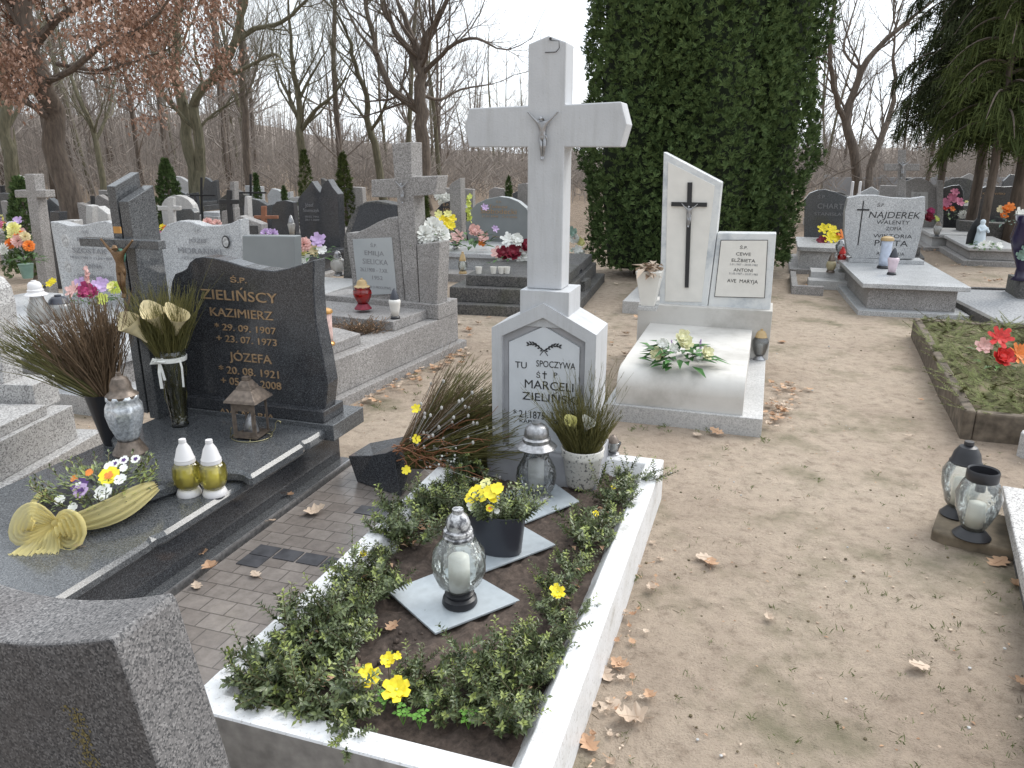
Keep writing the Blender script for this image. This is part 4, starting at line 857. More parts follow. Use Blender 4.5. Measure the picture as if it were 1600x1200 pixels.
# b: clear vase, callas, ribbon
w0 = GP(278, 668, .31); hv = hgt((278, 668), .31, 548)
t = thing('glass_vase', 'tall clear glass vase of green broom twigs and cream calla lilies tied with white ribbon', 'vase', (w0.x, w0.y + .03, .31), 0)
MB().lathe([(.040, 0), (.042, .012), (.038, .02), (.048, hv * .4), (.064, hv * .9), (.072, hv)], 28).build('vase', GL, t, True)
b = MB(); twigs(b, (0, 0, .02), (-.03, 0, 1), 120, hv * 1.02, .12, .0016, 0, .01, base_r=.026); b.build('stems', M_twigg, t)
b = MB(); twigs(b, (-.005, 0, hv * .85), (-.02, 0, 1), 320, .35, .42, .0019, 7, .12, base_r=.05); twigs(b, (0, 0, hv * .9), (0, 0, 1), 40, .42, .5, .0012, 4, .2, base_r=.04); b.build('twigs', M_twigg, t)
b = MB()
rw = .066 * 1.02; b.lathe([(rw * .985 + .002, hv * .86), (rw + .003, hv * .915)], 28); ob_ = b
b.tube([(0, -rw - .004, hv * .885), (-.03, -rw - .02, hv * .90), (-.05, -rw - .01, hv * .885), (-.02, -rw - .004, hv * .88)], .006, 6)
ux = Vector((-.035, -rw * .85, hv * .885))
def strap(mb, pts, wd, nrm=(0, -1, 0)):
    vs = []
    for i, q in enumerate(pts):
        q = Vector(q); d = (Vector(pts[min(i + 1, len(pts) - 1)]) - Vector(pts[max(0, i - 1)])).normalized(); s_ = d.cross(Vector(nrm)).normalized() * wd / 2; vs += [q - s_, q + s_]
    mb.add(vs, [(2 * i, 2 * i + 1, 2 * i + 3, 2 * i + 2) for i in range(len(pts) - 1)])
strap(b, [ux, ux + Vector((.012, -.012, -.03)), ux + Vector((.022, -.012, -.09))], .013); strap(b, [ux + Vector((.004, 0, 0)), ux + Vector((.002, -.016, -.05)), ux + Vector((.004, -.016, -.13))], .015)
strap(b, [ux, ux + Vector((-.02, -.014, .012)), ux + Vector((-.034, -.014, -.006)), ux + Vector((-.002, -.004, -.005))], .016); strap(b, [ux, ux + Vector((.025, -.014, .012)), ux + Vector((.036, -.014, .0)), ux + Vector((.002, -.004, -.003))], .016)
strap(b, [(.055, -.04, hv * .9), (.066, -.05, hv * .8), (.062, -.05, hv * .55)], .010)
b.build('ribbon', M_white, t)
for (x, y, z, dx) in ((-.075, -.06, hv + .05, -.5), (.0, -.05, hv + .085, -.1), (.06, -.05, hv + .08, .3)):
    b = MB(); calla(b, (x, y, z), (dx, -.35, .9), .054); b.build('calla_lily', M_cw, t, True)
# c: speckled white pot with greyish broom, on the planted bed
w0 = GP(910, 762, SZ); hp = hgt((910, 762), SZ, 702); 
t = thing('flower_pot', 'white speckled china pot of olive broom twigs with silk blooms before the plaque', 'flower pot', (w0.x, w0.y + .035, SZ), 0)
rt = wid((910, 762), SZ, 66) / 2
def _spk(m, t_, b_):
    n_ = noise_tex(t_, 75, 3, .6); r = ramp(t_, n_.outputs[0], [(.36, (.12, .12, .13)), (.42, (.66, .63, .58)), (.7, (.72, .70, .66))]); t_.links.new(r.outputs[0], b_.inputs['Base Color']); b_.inputs['Roughness'].default_value = .4
MB().lathe([(rt * .70, 0), (rt * .74, .01), (rt * .93, hp * .74), (rt * 1.0, hp * .78), (rt * .98, hp * .84), (rt * 1.03, hp * .97), (rt * 1.0, hp), (rt * .92, hp * .97), (rt * .8, hp * .8), (.001, hp * .8)], 30).build('pot', mat('speckled_china', _spk), t, True)
b = MB(); twigs(b, (0, 0, hp * .8), (-.02, 0, 1), 330, .25, .55, .0020, 7, .12, base_r=.06); twigs(b, (0, 0, hp * .8), (0, 0, 1), 100, .42, .34, .0014, 5, .16, base_r=.05); twigs(b, (0, 0, hp * .8), (-.34, -.05, 1), 60, .40, .24, .0015, 5, .16, base_r=.05); b.build('twigs', M_twigg, t)
b = MB(); twigs(b, (.03, 0, hp * .8), (.35, 0, 1), 26, .27, .25, .003, 3, .1, base_r=.02); b.build('grey_sprigs', M_catkin, t)
b = MB(); calla(b, (.0, -.07, hp + .09), (.15, -.4, .8), .032); b.build('silk_flower', M_white, t, True)
b = MB(); calla(b, (-.035, -.06, hp + .10), (-.4, -.4, .8), .028); b.build('silk_flower', M_ylt, t, True)
# d: bunch of mixed branches lying behind the wedge stone
w0 = GP(632, 742, .1)
t = thing('branch_bouquet', 'wide bunch of broom, pussy willow and curly red willow leaning beside the white monument', 'bouquet', (w0.x + .01, w0.y + .01, .20), 0)
b = MB(); twigs(b, (0, 0, 0), (1, .10, .28), 300, .66, .34, .0023, 8, .12, base_r=.07); twigs(b, (.05, 0, .03), (.8, .25, .72), 150, .50, .28, .0022, 7, .1, base_r=.06); b.build('broom_twigs', M_twigg, t)
b = MB(); twigs(b, (0, 0, .02), (.8, .2, .65), 150, .52, .36, .0016, 5, .15, base_r=.05); b.build('brown_twigs', M_twigb, t)
b = MB(); twigs(b, (.05, 0, .02), (.7, .3, .8), 60, .42, .28, .0018, 4, .1, base_r=.05); b.build('dry_grasses', M_dryp, t)
b = MB()
for i in range(34):                              # curly willow
    p0 = Vector((rnd.uniform(-.05, .06), rnd.uniform(-.08, 0), rnd.uniform(-.02, .06))); d = Vector((rnd.uniform(.5, 1), rnd.uniform(-.75, .1), rnd.uniform(-.12, .5))).normalized(); pts = []; ph = rnd.uniform(0, 6); l = rnd.uniform(.25, .55)
    for q in range(12): u = q / 11; pts.append(p0 + d * l * u + Vector((math.sin(u * 13 + ph), math.cos(u * 11 + ph), math.sin(u * 15 + ph * 2))) * .017)
    b.tube(pts, [.0034 - .0020 * q / 11 for q in range(12)], 4, False)
b.build('curly_willow', M_twigr, t, True)
b = MB()
for i in range(90):
    d = Vector((rnd.uniform(.2, 1), rnd.uniform(-.5, .4), rnd.uniform(-.1, .9))).normalized(); l = rnd.uniform(.1, .5); b.ball(Vector((0, 0, 0)) + d * l, .007, 6, 1.5); b.tube([(0, 0, 0), d * l], .0012, 3, False)
b.build('pussy_willow', M_catkin, t, True)
b = MB()
for i in range(26): b.ball((.22 + rnd.gauss(0, .04), -.14 + rnd.gauss(0, .02), .03 + rnd.gauss(0, .035)), .006, 6)
for i in range(14): b.tube([(.1, -.05, 0), (.22 + rnd.gauss(0, .04), -.14 + rnd.gauss(0, .02), .03 + rnd.gauss(0, .035))], .001, 3, False)
b.build('white_berries', M_white, t, True)
for (x, y, z) in ((.07, -.13, .13), (.06, -.02, .24), (.02, -.14, -.02)):
    b = MB(); bloom(b, (x, y, z), (0, -.7, .5), .022, 6, 1, .3); b.build('yellow_flower', M_yel, t)

# ------------------------------------------------------------------ planter on the second tile, loose tiles
def tile(lbl, q, th=.008):
    c = [GP(a, b_, SZ) for a, b_ in q]; m0 = sum(c, Vector()) / 4
    t = MB().prismz([(v.x - m0.x, v.y - m0.y) for v in c], 0, th).build('stone_tile', plain('pale_blue_grey_tile', (.42, .46, .49), .3, var=.09, sc_=28), bevel=.0015)
    t.location = (m0.x, m0.y, SZ - .001); tag(t, lbl, 'tile', 'pale tiles laid on the soil bed'); return t
tile('pale grey tile set diagonally under the round glass lantern', [(606, 926), (715, 884), (812, 940), (680, 992)])
tile('pale grey tile under the dark oval planter', [(700, 838), (790, 808), (868, 853), (735, 903)])
tile('pale grey tile nearest to the monument, under the tall grey lantern', [(790, 770), (860, 752), (905, 785), (812, 822)])
w0 = GP(775, 868, SZ + .008); hp = hgt((775, 868), SZ, 806)
t = thing('oval_planter', 'anthracite oval planter with boxwood sprigs and yellow pansies on the middle tile', 'planter', (w0.x, w0.y + .045, SZ + .007), -.35)
rp_ = wid((775, 868), SZ, 96) / 2
MB().lathe([(rp_ * .82, 0), (rp_ * .86, .006), (rp_ * 1.0, hp * .96), (rp_ * 1.05, hp), (rp_ * .95, hp * .97), (rp_ * .9, hp * .85), (.001, hp * .85)], 40, (0, 0, 0), 1, .55).build('pot', M_dkplast, t, True)
def sprig(mb, p0, d, L, n=12, lw=.0085, tip=True):
    d = Vector(d).normalized(); bend = Vector((rnd.uniform(-1, 1), rnd.uniform(-1, 1), .2)) * .18
    pts = [Vector(p0) + d * L * u + bend * L * u * u for u in (0, .5, 1)]; mb.use(M_stem).tube(pts, [.0018, .0014, .0007], 4, False)
    tipn = rnd.random() < .35
    for k_ in range(n):
        u = .12 + .9 * k_ / n; pp = Vector(p0) + d * L * u + bend * L * u * u; dd, a, b_ = frame_of(d + bend * 2 * u); ang = k_ * 1.57 + rnd.uniform(-.3, .3); 
        mb.use(M_boxl if (tipn and k_ > n * .72) else M_box)
        for sg in (0, PI):
            o = a * math.cos(ang + sg) + b_ * math.sin(ang + sg); sz = 1 - .35 * u
            mb.leaf(pp, dd * rnd.uniform(.5, .9) + o, dd + Vector((0, 0, .3)), .026 * sz * rnd.uniform(.7, 1.25), lw * 1.35 * sz * rnd.uniform(.9, 1.3), .15, rnd.uniform(0, .35))
def clump(mb, n, R, H, out=.7):
    for i in range(n):
        th = rnd.uniform(0, 2 * PI); q = R * math.sqrt(rnd.random()) * .7; L = H * (rnd.uniform(1.15, 1.5) if i % 5 == 0 else rnd.uniform(.45, 1.05)); p0 = Vector((q * math.cos(th), q * math.sin(th), -.005)); lean = rnd.uniform(.1, 1.0) * out
        sprig(mb, p0, (math.cos(th) * lean, math.sin(th) * lean, 1), L, int(4 + L * 64))
        if L > .07:
            for _ in range(3): th2 = rnd.uniform(0, 2 * PI); u = rnd.uniform(.2, .6); d = Vector((math.cos(th) * lean, math.sin(th) * lean, 1)).normalized(); sprig(mb, p0 + d * L * u, d * .6 + Vector((math.cos(th2), math.sin(th2), .3)), L * .5, int(4 + L * 50))
b = MB(); 
for i in range(70):
    th = rnd.uniform(0, 2 * PI); q = math.sqrt(rnd.random()) * .85; p0 = Vector((rp_ * q * math.cos(th), rp_ * .55 * q * math.sin(th), hp * .85)); sprig(b, p0, (math.cos(th) * 1.1 * q, math.sin(th) * .8 * q, .75), rnd.uniform(.08, .16), 14)
b.build('boxwood', None, t)
for (x, y, z, r, m_, fc) in [(-.045, -.03, .075, .026, M_yel, None), (-.02, -.035, .07, .024, M_yel, M_lime), (.015, -.03, .085, .027, M_yel, None), (-.06, -.035, .055, .022, M_yel, None), (.035, -.02, .10, .022, M_yel, None), (.03, -.035, .07, .02, M_yel, None), (-.02, .0, .10, .020, M_ylt, None), (.02, -.055, .035, .014, M_yel, M_org), (-.065, -.04, .03, .012, M_white, None), (-.055, -.05, .02, .012, M_white, None), (.045, -.05, .025, .010, M_white, None)]:
    pansy(t, (x - .01, y - .03, hp + z + .015), r * 1.1, m_, fc)

# ------------------------------------------------------------------ boxwood edging of the bed
protos = []
for i in range(8):
    b = MB(); clump(b, 11, .085, .118 + .018 * (i % 4), 1.25)
    for q in range(5): a = rnd.uniform(0, 6.28); b.use(M_dry).leaf((.06 * math.cos(a), .06 * math.sin(a), rnd.uniform(.01, .05)), (math.cos(a * 3), math.sin(a * 3), .2), (0, 0, 1), .03, .018, .3, .4)
    o = b.build('boxwood_shrub'); tag(o, cat='boxwood', group='boxwood sprigs edging the bed'); protos.append(o)
spots = []
for y in np.arange(.12, 1.82, .165): spots.append((.10 + rnd.uniform(-.02, .03), y))
for y in np.arange(.16, 1.80, .165): spots.append(((.82 if y < 1.4 else .87) + rnd.uniform(-.03, .02), y))
for x in np.arange(.20, .80, .118): spots.append((x, (.05 if x < .5 else .15) + rnd.uniform(-.03, .03)))
spots += [(.2, .27), (.28, .22), (.70, .34), (.77, .27), (.19, .42), (.79, .46), (.42, .03), (.15, 1.0), (.2, 1.25), (.24, 1.42), (.17, 1.62), (.18, .6), (.88, 1.72), (.12, .20), (.52, .22)]
ordw = ['nearest the front corner', 'first', 'second', 'third', 'fourth', 'fifth', 'sixth', 'seventh', 'eighth', 'ninth', 'tenth', 'eleventh', 'twelfth', 'thirteenth']
nL = nR = nF = nI = 0
for i, (x, y) in enumerate(spots):
    if i < 11: nL += 1; lb = 'leafy dark green boxwood sprig, %s of the left row counted from the front' % ordw[nL]
    elif i < 21: nR += 1; lb = 'leafy dark green boxwood sprig, %s of the right row counted from the front' % ordw[nR]
    elif i < 27: nF += 1; lb = 'leafy boxwood sprig, %s from the left along the front kerb' % ordw[nF]
    else:
        nI += 1
        lb = 'boxwood sprig %s' % ['in the second rank behind the front left corner', 'inside the front row left of the yellow flowers', 'at the inner right end of the front row', 'tucked into the front right corner', 'inside the front row behind the yellow flowers', 'inside the left row near the front tile corner', 'inside the right row below the yellow flower', 'at the middle of the front kerb, bending low', 'inside the left row beside the oval planter', 'left of the oval planter, behind its leaves', 'between planter and curly willow, left side', 'under the curly willow branches', 'inside the left row beside the round lantern', 'right of the speckled china pot', 'filling the front left corner of the bed', 'inside the front row right of the yellow flowers'][nI - 1]
    o = protos[i] if i < 8 else protos[(i * 5) % 8].copy()
    if i >= 8: col.objects.link(o)
    w_ = G.w(x, y); o.location = (w_.x, w_.y, SZ); o.rotation_euler = (rnd.gauss(0, .16), rnd.gauss(0, .16), rnd.uniform(0, 6.28)); k_ = rnd.uniform(.72, 1.18) * (1.12 if (y < .4 and x < .33) else .92); o.scale = (k_, k_, k_ * (1.05 if (x < .3 and y < .5) else .95)); o['label'] = lb
# bright clover-like seedlings at the front kerb
for i, (px, py) in enumerate([(732, 1135), (767, 1112), (790, 1140), (672, 1110), (600, 1105), (812, 1128), (656, 1135), (630, 1128)]):
    w_ = GP(px, py, SZ + .01); t = thing('clover_plant', 'bright green clover seedling, %s from the left at the front kerb' % ['fifth', 'sixth', 'seventh', 'fourth', 'first', 'last', 'third', 'second'][i], 'clover', w_, rnd.uniform(0, 6), 'clover seedlings at the front kerb')
    b = MB()
    for k_ in range(5):
        a = 2 * PI * k_ / 5; st_ = Vector((math.cos(a) * .014, math.sin(a) * .014, .03 + .012 * (k_ % 2)))
        for q in range(3): a2 = a + 2.09 * q; b.leaf(st_, (math.cos(a2), math.sin(a2), .15), (0, 0, 1), .015, .014, .1, .2)
    b.build('leaves', M_clov, t); b = MB()
    for k_ in range(5): a = 2 * PI * k_ / 5; b.tube([(0, 0, -.01), (math.cos(a) * .014, math.sin(a) * .014, .03 + .012 * (k_ % 2))], .0008, 3, False)
    b.build('stems', M_clov, t)
# yellow flowers stuck between the sprigs
for lb, px, py, z, r in [('yellow silk flower opened wide among the front boxwood sprigs', 620, 1078, .25, .036), ('yellow rose shaped flower, left of the group in the front boxwood', 577, 1058, .255, .031), ('half open yellow flower above the front pair in the boxwood', 606, 1032, .275, .022), ('ragged yellow flower in the right hand boxwood row', 871, 926, .25, .026), ('small yellow flower on the right hand kerb side', 931, 803, .24, .014), ('small yellow flower low in the left hand boxwood row', 568, 866, .24, .014), ('tiny yellow bud at the speckled pot', 958, 762, .23, .012), ('small yellow bud above the group in the front boxwood', 621, 1026, .29, .012)]:
    w_ = GP(px, py, z); t = thing('yellow_flower', lb, 'flower', (w_.x, w_.y, SZ), 0, 'yellow flowers among the boxwood'); b = MB(); bloom(b, (0, 0, z - SZ), (0, -.5, .85), r, 6, 2, .45); b.build('petals', M_yel, t); MB().tube([(0, .01, 0), (0, 0, z - SZ)], .0014, 4).build('stem', M_stem, t)
    b = MB(); b.ball((0, -.003, z - SZ + .004), r * .13, 6); b.build('flower_centre', M_lime, t)
# ------------------------------------------------------------------ the other graves, each at its own distance
def bstone(label, pts, D, m, th=.12, rot=ROW, name='headstone', cat='headstone', words=(), ink=None, slab=None, group=None, yoff=0, plate=None, foot=None, closed=False):
    cx = sum(p_[0] for p_ in pts) / len(pts); o = YP(cx, 300, D); fr = Fr((o.x, o.y), rot)
    t = plot(name, label, cat, fr, group)
    O = fr.out(pts, 0)
    if not closed: O = O + [(O[-1][0], 0), (O[0][0], 0)]
    MB().prism(O, 0, th).build('stone_body', m, t, bevel=.008)
    if plate: MB().prism(fr.out(plate[0], -.008), -.010, -.001).build('plaque', plate[1], t)
    le = Lines(t, ink or M_ink)
    for w_ in words: tline(le, fr, w_[0], w_[1], w_[2], w_[3], -.011, w_[4], ext=.002)
    if slab:
        a, b_, ln, z, ms = slab; xa, xb = fr.y(a, 350, 0).x, fr.y(b_, 350, 0).x
        MB().box(xa, xb, -ln, -.04, z - .06, z).build('lid_slab', ms, t, bevel=.008); MB().box(xa + .04, xb - .04, -ln + .05, -.02, -.03, z - .06).build('base_wall', ms, t)
        MB().box(xa - .08, xb + .08, -ln - .12, th + .1, -.04, .05).build('foundation', M_concd if ms is M_concd else M_conc, t, bevel=.006)
    return t, fr
def pcross(label, D, sx, top, bot, w, ay, ax0, ax1, m, th=None, rot=ROW, cat='cross', lean=0, ah=None, group=None, name='stone_cross', fig=None):
    """cross: shaft centre column sx, rows top..bot, arm rows ay..ay+ah from ax0 to ax1, shaft width w"""
    ah = ah or w; o = YP(sx, bot, D); fr = Fr((o.x, o.y), rot); t = plot(name, label, cat, fr, group); h = w / 2; L_ = lean
    pts = [(sx - h, top), (sx + h, top), (sx + h, ay), (ax1, ay), (ax1, ay + ah), (sx + h, ay + ah), (sx + h, bot), (sx - h, bot), (sx - h, ay + ah), (ax0, ay + ah), (ax0, ay), (sx - h, ay)]
    if L_: pts = [(x + L_ * (bot - y) / (bot - top), y) for x, y in pts]
    O = fr.out(pts, 0); O = [(x, 0 if i_ in (6, 7) else z) for i_, (x, z) in enumerate(O)]
    wd = w * D / 1256; MB().prism(O, 0, th or max(.03, wd * .7)).build('cross_body', m, t, bevel=min(.008, wd * .1))
    if fig: c_ = fr.y(sx, ay + ah * .8, 0); corpus(t, fig, (c_.x, -.015, c_.z), (ax1 - ax0) * D / 1256 * .5, fig)
    return t, fr

# the two matching light headstones behind the left grave on one wide base
ft = Fr(YP(200, 350, 6.55), ROW)
t = plot('double_grave_base', 'wide pale granite base and lid carrying the two matching light headstones', 'grave slab', ft)
xa, xb = ft.y(30, 500, 0).x, ft.y(392, 400, 0).x
MB().box(xa, xb, -1.55, .2, .27, .33).build('lid_slab', M_lgran, t, bevel=.006); MB().box(xa + .03, xb - .03, -1.5, .18, .12, .27).build('base_wall', M_conc, t); MB().box(xa - .1, xb + .1, -1.68, .3, -.03, .12).build('foundation', M_lgran, t, bevel=.006)
bstone('light granite headstone reading SZOSTAK with two small oval photographs', [(100, 470), (78, 346), (90, 347), (110, 353), (130, 352), (150, 347), (165, 345), (176, 349), (192, 470)], 6.5, M_lgran, words=[('Ś.P.', 128, 138, 365, 4), ('EMIL', 121, 140, 377, 6), ('SZOSTAK', 114, 167, 396, 8), ('18.05.1907 – 11.02.1974', 111, 175, 405, 3.5), ('ANNA', 133, 160, 419, 6), ('SZAFRAŃSKI', 122, 178, 437, 7)], ink=M_greyink)
t, fr_ = bstone('light granite headstone reading JÓZEF MORAŃSKI with one oval photograph', [(258, 470), (249, 365), (260, 351), (280, 345), (297, 346), (318, 353), (340, 353), (360, 349), (375, 342), (379, 410), (384, 470)], 6.5, M_lgran, words=[('Ś.P.', 303, 313, 362, 4), ('JÓZEF', 295, 324, 379, 6), ('MORAŃSKI', 279, 346, 397, 9), ('12.II.1921 – 3.X.1969', 285, 345, 406, 4)], ink=M_greyink)
for (px, py, nm_) in ((353, 378, 'oval photograph in a black rim on the JÓZEF headstone'), (102, 376, 'upper oval photograph on the SZOSTAK headstone'), (107, 417, 'lower oval photograph on the SZOSTAK headstone')):
    fo = Fr(YP(px, py, 6.43), ROW); t = thing('photo_medallion', nm_, 'photograph', YP(px, py, 6.43), -fo.a, 'oval photographs on the light headstones')
    rim = [(.030 * math.cos(a), .044 * math.sin(a)) for a in np.linspace(0, 2 * PI, 21)[:-1]]; MB().prism([(x * 1.25, z * 1.2) for x, z in rim], -.004, 0).build('rim', M_ink if px > 300 else M_concl, t); MB().prism([(x * .95, z * .95) for x, z in rim], -.007, -.0045).build('portrait', plain('photo_ceramic', (.42, .42, .42), .2, var=.5, sc_=60), t)
bstone('plain smooth grey slab headstone seen from behind, between light and dark stones', [(380, 470), (378, 368), (460, 369), (462, 470)], 6.1, M_greyst, th=.1)
bstone('small gabled grey headstone with a dark nameplate behind the plain slab', [(368, 400), (368, 341), (374, 337), (408, 350), (411, 400)], 8.4, M_conc, plate=([(375, 352), (402, 353), (403, 368), (375, 368)], M_black))
# left background
pcross('pale concrete cross leaning left over flowers at the far left', 8.6, 62, 272, 420, 15, 297, 36, 84, M_conc, lean=-17, ah=12, th=.13)
bstone('dark headstone behind the leaning pale cross', [(75, 420), (78, 330), (92, 331), (94, 420)], 9.2, M_black)
pcross('little white marble cross behind the dark cross, centre left', 10.5, 266, 308, 360, 9, 322, 246, 280, M_concl, ah=7)
bstone('dark headstone right of the little white marble cross', [(274, 360), (275, 327), (298, 326), (303, 332), (304, 360)], 10.8, M_dgran)
pcross('thick black cross standing on a grey pedestal', 10.2, 357, 297, 350, 7, 312, 342, 371, M_ink, ah=7, name='black_cross')
bstone('grey stone block carrying the thick black cross', [(346, 372), (346, 330), (366, 325), (368, 372)], 10.4, M_conc, name='stone_block', cat='stone')
pcross('thin tall black iron cross, left of the pair', 15, 314, 277, 345, 2.6, 304, 296, 335, M_ink, ah=2.6, name='iron_cross', cat='cross', th=.03, group='thin iron crosses')
pcross('thin tall black iron cross, right of the pair', 15, 391, 272, 345, 2.8, 300, 368, 415, M_ink, ah=2.6, name='iron_cross', cat='cross', th=.03, group='thin iron crosses')
bstone('narrow pale concrete pillar right behind the thick black cross', [(359, 345), (359, 284), (366, 284), (367, 345)], 13, M_conc, name='stone_pillar', cat='pillar')
bstone('short pale pillar between the iron cross and brown wooden cross', [(381, 345), (382, 307), (386, 307), (388, 345)], 12, M_concl, name='stone_pillar', cat='pillar')
pcross('small reddish brown wooden cross on a fresh grave', 8.8, 411, 322, 360, 7, 337, 396, 433, plain('red_brown_wood', (.24, .10, .055), .7, var=.2), ah=5, name='wooden_cross', cat='cross')
bstone('dark brown granite headstone behind the wooden cross', [(424, 365), (425, 322), (432, 315), (445, 313), (458, 316), (462, 365)], 12.5, M_black)
bstone('grey headstone at left between the wavy stones and the uprights', [(134, 360), (134, 320), (143, 322), (144, 360)], 9.6, M_concl)
bstone('slanted pale headstone just left of the granite uprights', [(152, 360), (152, 322), (168, 334), (172, 360)], 9.4, M_concl)
pcross('dark wooden cross behind the slanted pale headstone', 10.6, 147, 306, 360, 5, 322, 140, 155, M_ink, lean=-4, ah=4, name='black_cross')
bstone('grey headstone low behind the Szostak stone', [(96, 360), (98, 344), (116, 344), (117, 360)], 8.8, M_concl)
# twin black headstone
t, fr_ = bstone('polished black headstone with twin peaked tops like two candles', [(471, 395), (465, 312), (472, 302), (480, 293), (487, 283), (493, 292), (500, 301), (503, 290), (512, 280), (519, 292), (528, 303), (532, 395)], 11, M_black, th=.16, words=[('Józef', 477, 490, 323, 6), ('Szumczyk', 474, 499, 331, 5), ('18.02.1941', 477, 498, 340, 3), ('20.11.2009', 477, 499, 345, 3)], ink=M_greyink, slab=(462, 545, 1.7, .30, M_black))
# the angular dark stone behind the concrete cross
bstone('dark polished headstone with a light chamfered edge, behind the concrete cross', [(536, 470), (537, 372), (545, 345), (558, 322), (572, 315), (590, 314), (622, 320), (640, 345), (640, 470)], 8.2, M_concd, th=.2, plate=([(548, 363), (555, 345), (562, 322), (575, 317), (620, 321), (621, 339), (607, 340), (590, 347), (572, 357), (560, 363)], M_black), slab=(497, 575, 1.2, .28, M_concl))
# centre
t, fr_ = bstone('grey granite headstone with a rounded shoulder shape and gold name Slobodecki', [(737, 405), (727, 350), (733, 330), (745, 318), (760, 311), (780, 307), (795, 309), (810, 315), (822, 325), (830, 340), (830, 405)], 11.6, M_greyst, th=.15, words=[('Ś.P.', 775, 784, 317, 3), ('Tadeusz', 764, 793, 325, 5), ('Slobodecki', 751, 807, 334, 8), ('21.IV.1948   12.V.2006', 753, 808, 340, 3), ('Prosi o modlitwę', 770, 795, 371, 2.5)], ink=M_gold, slab=(690, 860, 1.45, .30, M_lgran))
bstone('black round topped headstone with gold text behind the concrete pillar', [(678, 380), (680, 330), (690, 318), (705, 313), (720, 316), (733, 330), (735, 380)], 12.4, M_black, words=[('Ś.P.', 692, 702, 322, 4), ('JAN', 692, 704, 329, 4)], ink=M_gold)
bstone('leaning concrete stele with a sharp sloped top, between flowers', [(704, 385), (702, 290), (707, 285), (719, 278), (722, 385)], 11.9, M_conc, th=.2, name='stone_stele', cat='stele')
bstone('small grey headstone in the distance left of the white cross shaft', [(763, 320), (764, 297), (772, 293), (786, 295), (789, 308), (789, 320)], 17, M_conc)
bstone('pale grey headstone seen just left of the white cross shaft', [(808, 325), (809, 288), (822, 286), (832, 290), (832, 325)], 17.5, M_conc)
fs = Fr(GP(700, 489), 14); t = plot('stepped_plinth', 'dark mossy stepped concrete plinth between the concrete grave and the white cross', 'grave plinth', fs)
MB().box(0, 1.3, 0, 2.4, -.03, .10).build('lower_step', M_concd, t, bevel=.01); MB().box(-.02, 1.2, .12, 2.3, .101, .25).build('middle_step', M_concd, t, bevel=.008); MB().box(.12, 1.15, .25, 2.25, .251, .36).build('upper_step', M_concd, t, bevel=.008)
fs2 = Fr(GP(690, 438), ROW); t = plot('lantern_shelf', 'low concrete ledge in front of the grey Slobodecki grave', 'ledge', fs2)
MB().box(-.1, 1.5, 0, .4, -.03, .09).build('ledge', M_conc, t, bevel=.006)
bstone('small dark box shaped stone between the white shaft and the hedge', [(893, 470), (893, 428), (900, 426), (902, 470)], 8.6, M_black, th=.3)
bstone('low dark stone by the foot of the thuja hedge', [(900, 470), (900, 440), (914, 440), (914, 470)], 8.5, M_concd, th=.3)
fs3 = Fr(GP(972, 488), ROW); t = plot('white_slab_base', 'white stone base half hidden left of the marble grave', 'grave slab', fs3)
MB().box(0, 1.0, 0, 1.6, -.03, .12).build('foundation', M_concl, t, bevel=.005); MB().box(.2, .9, .3, 1.5, .121, .33).build('lid', M_concl, t, bevel=.005)
# right
t, fr_ = bstone('dark grey granite headstone reading CHART with a wavy top', [(1256, 395), (1257, 312), (1265, 302), (1278, 297), (1290, 296), (1305, 300), (1320, 306), (1333, 307), (1340, 395)], 11.8, M_dgran, words=[('Ś.P.', 1277, 1290, 310, 5), ('CHART', 1277, 1317, 326, 8), ('STANISŁAW', 1272, 1325, 337, 5)], ink=M_greyink, slab=(1245, 1345, 1.4, .34, M_lgran2))
k_ = Fr(GP(1236, 458), ROW); t = plot('low_kerb', 'low broken concrete kerb on the sand beside the thuja', 'kerb', k_); MB().box(0, .35, 0, .08, -.02, .09).box(.0, .07, .081, 1.2, -.02, .088).build('kerb', M_conc, t, bevel=.006)
k_ = Fr(GP(1262, 449), ROW); t = plot('step_ledge', 'pale two step ledge under the CHART grave', 'ledge', k_); MB().box(0, .75, 0, .25, -.02, .09).box(.03, .75, .251, .6, -.02, .16).build('ledge', M_concl, t, bevel=.006)
pcross('pale concrete cross behind the Najderek headstone', 12.6, 1410, 234, 345, 12, 256, 1382, 1437, M_conc, ah=11, fig=M_silver)
bstone('grey arched headstone with a pale plaque right of the concrete cross', [(1414, 370), (1416, 283), (1430, 278), (1440, 278), (1455, 285), (1466, 296), (1467, 370)], 14.3, M_conc, plate=([(1424, 300), (1450, 300), (1450, 340), (1424, 340)], M_concl), slab=(1435, 1500, 1.3, .26, M_concl), words=[('Ś.P.', 1428, 1440, 308, 5)], ink=M_greyink)
bstone('square concrete post with two white doves, right of the arched headstone', [(1464, 360), (1465, 282), (1474, 282), (1473, 360)], 14.1, M_conc, name='stone_post', cat='post')
bstone('black headstone with a round corner behind the pink silk flowers', [(1474, 350), (1474, 294), (1488, 290), (1500, 289), (1505, 298), (1507, 350)], 15.5, M_black)
t, fr_ = bstone('black headstone with a wavy top and golden cross at right', [(1518, 350), (1519, 305), (1528, 297), (1540, 292), (1555, 291), (1570, 292), (1583, 291), (1583, 350)], 15, M_black, words=[('KRAJEWSKI', 1535, 1570, 304, 3)], ink=M_gold, slab=(1500, 1590, 1.7, .30, M_concd))
g_ = MB(); a, b_ = fr_.y(1528, 302, -.012), fr_.y(1527, 330, -.012); g_.box(a.x - .015, a.x + .015, -.012, -.004, b_.z, a.z); g_.box(a.x - .07, a.x + .07, -.011, -.003, a.z - .10, a.z - .07); g_.build('golden_cross', M_gold, t)
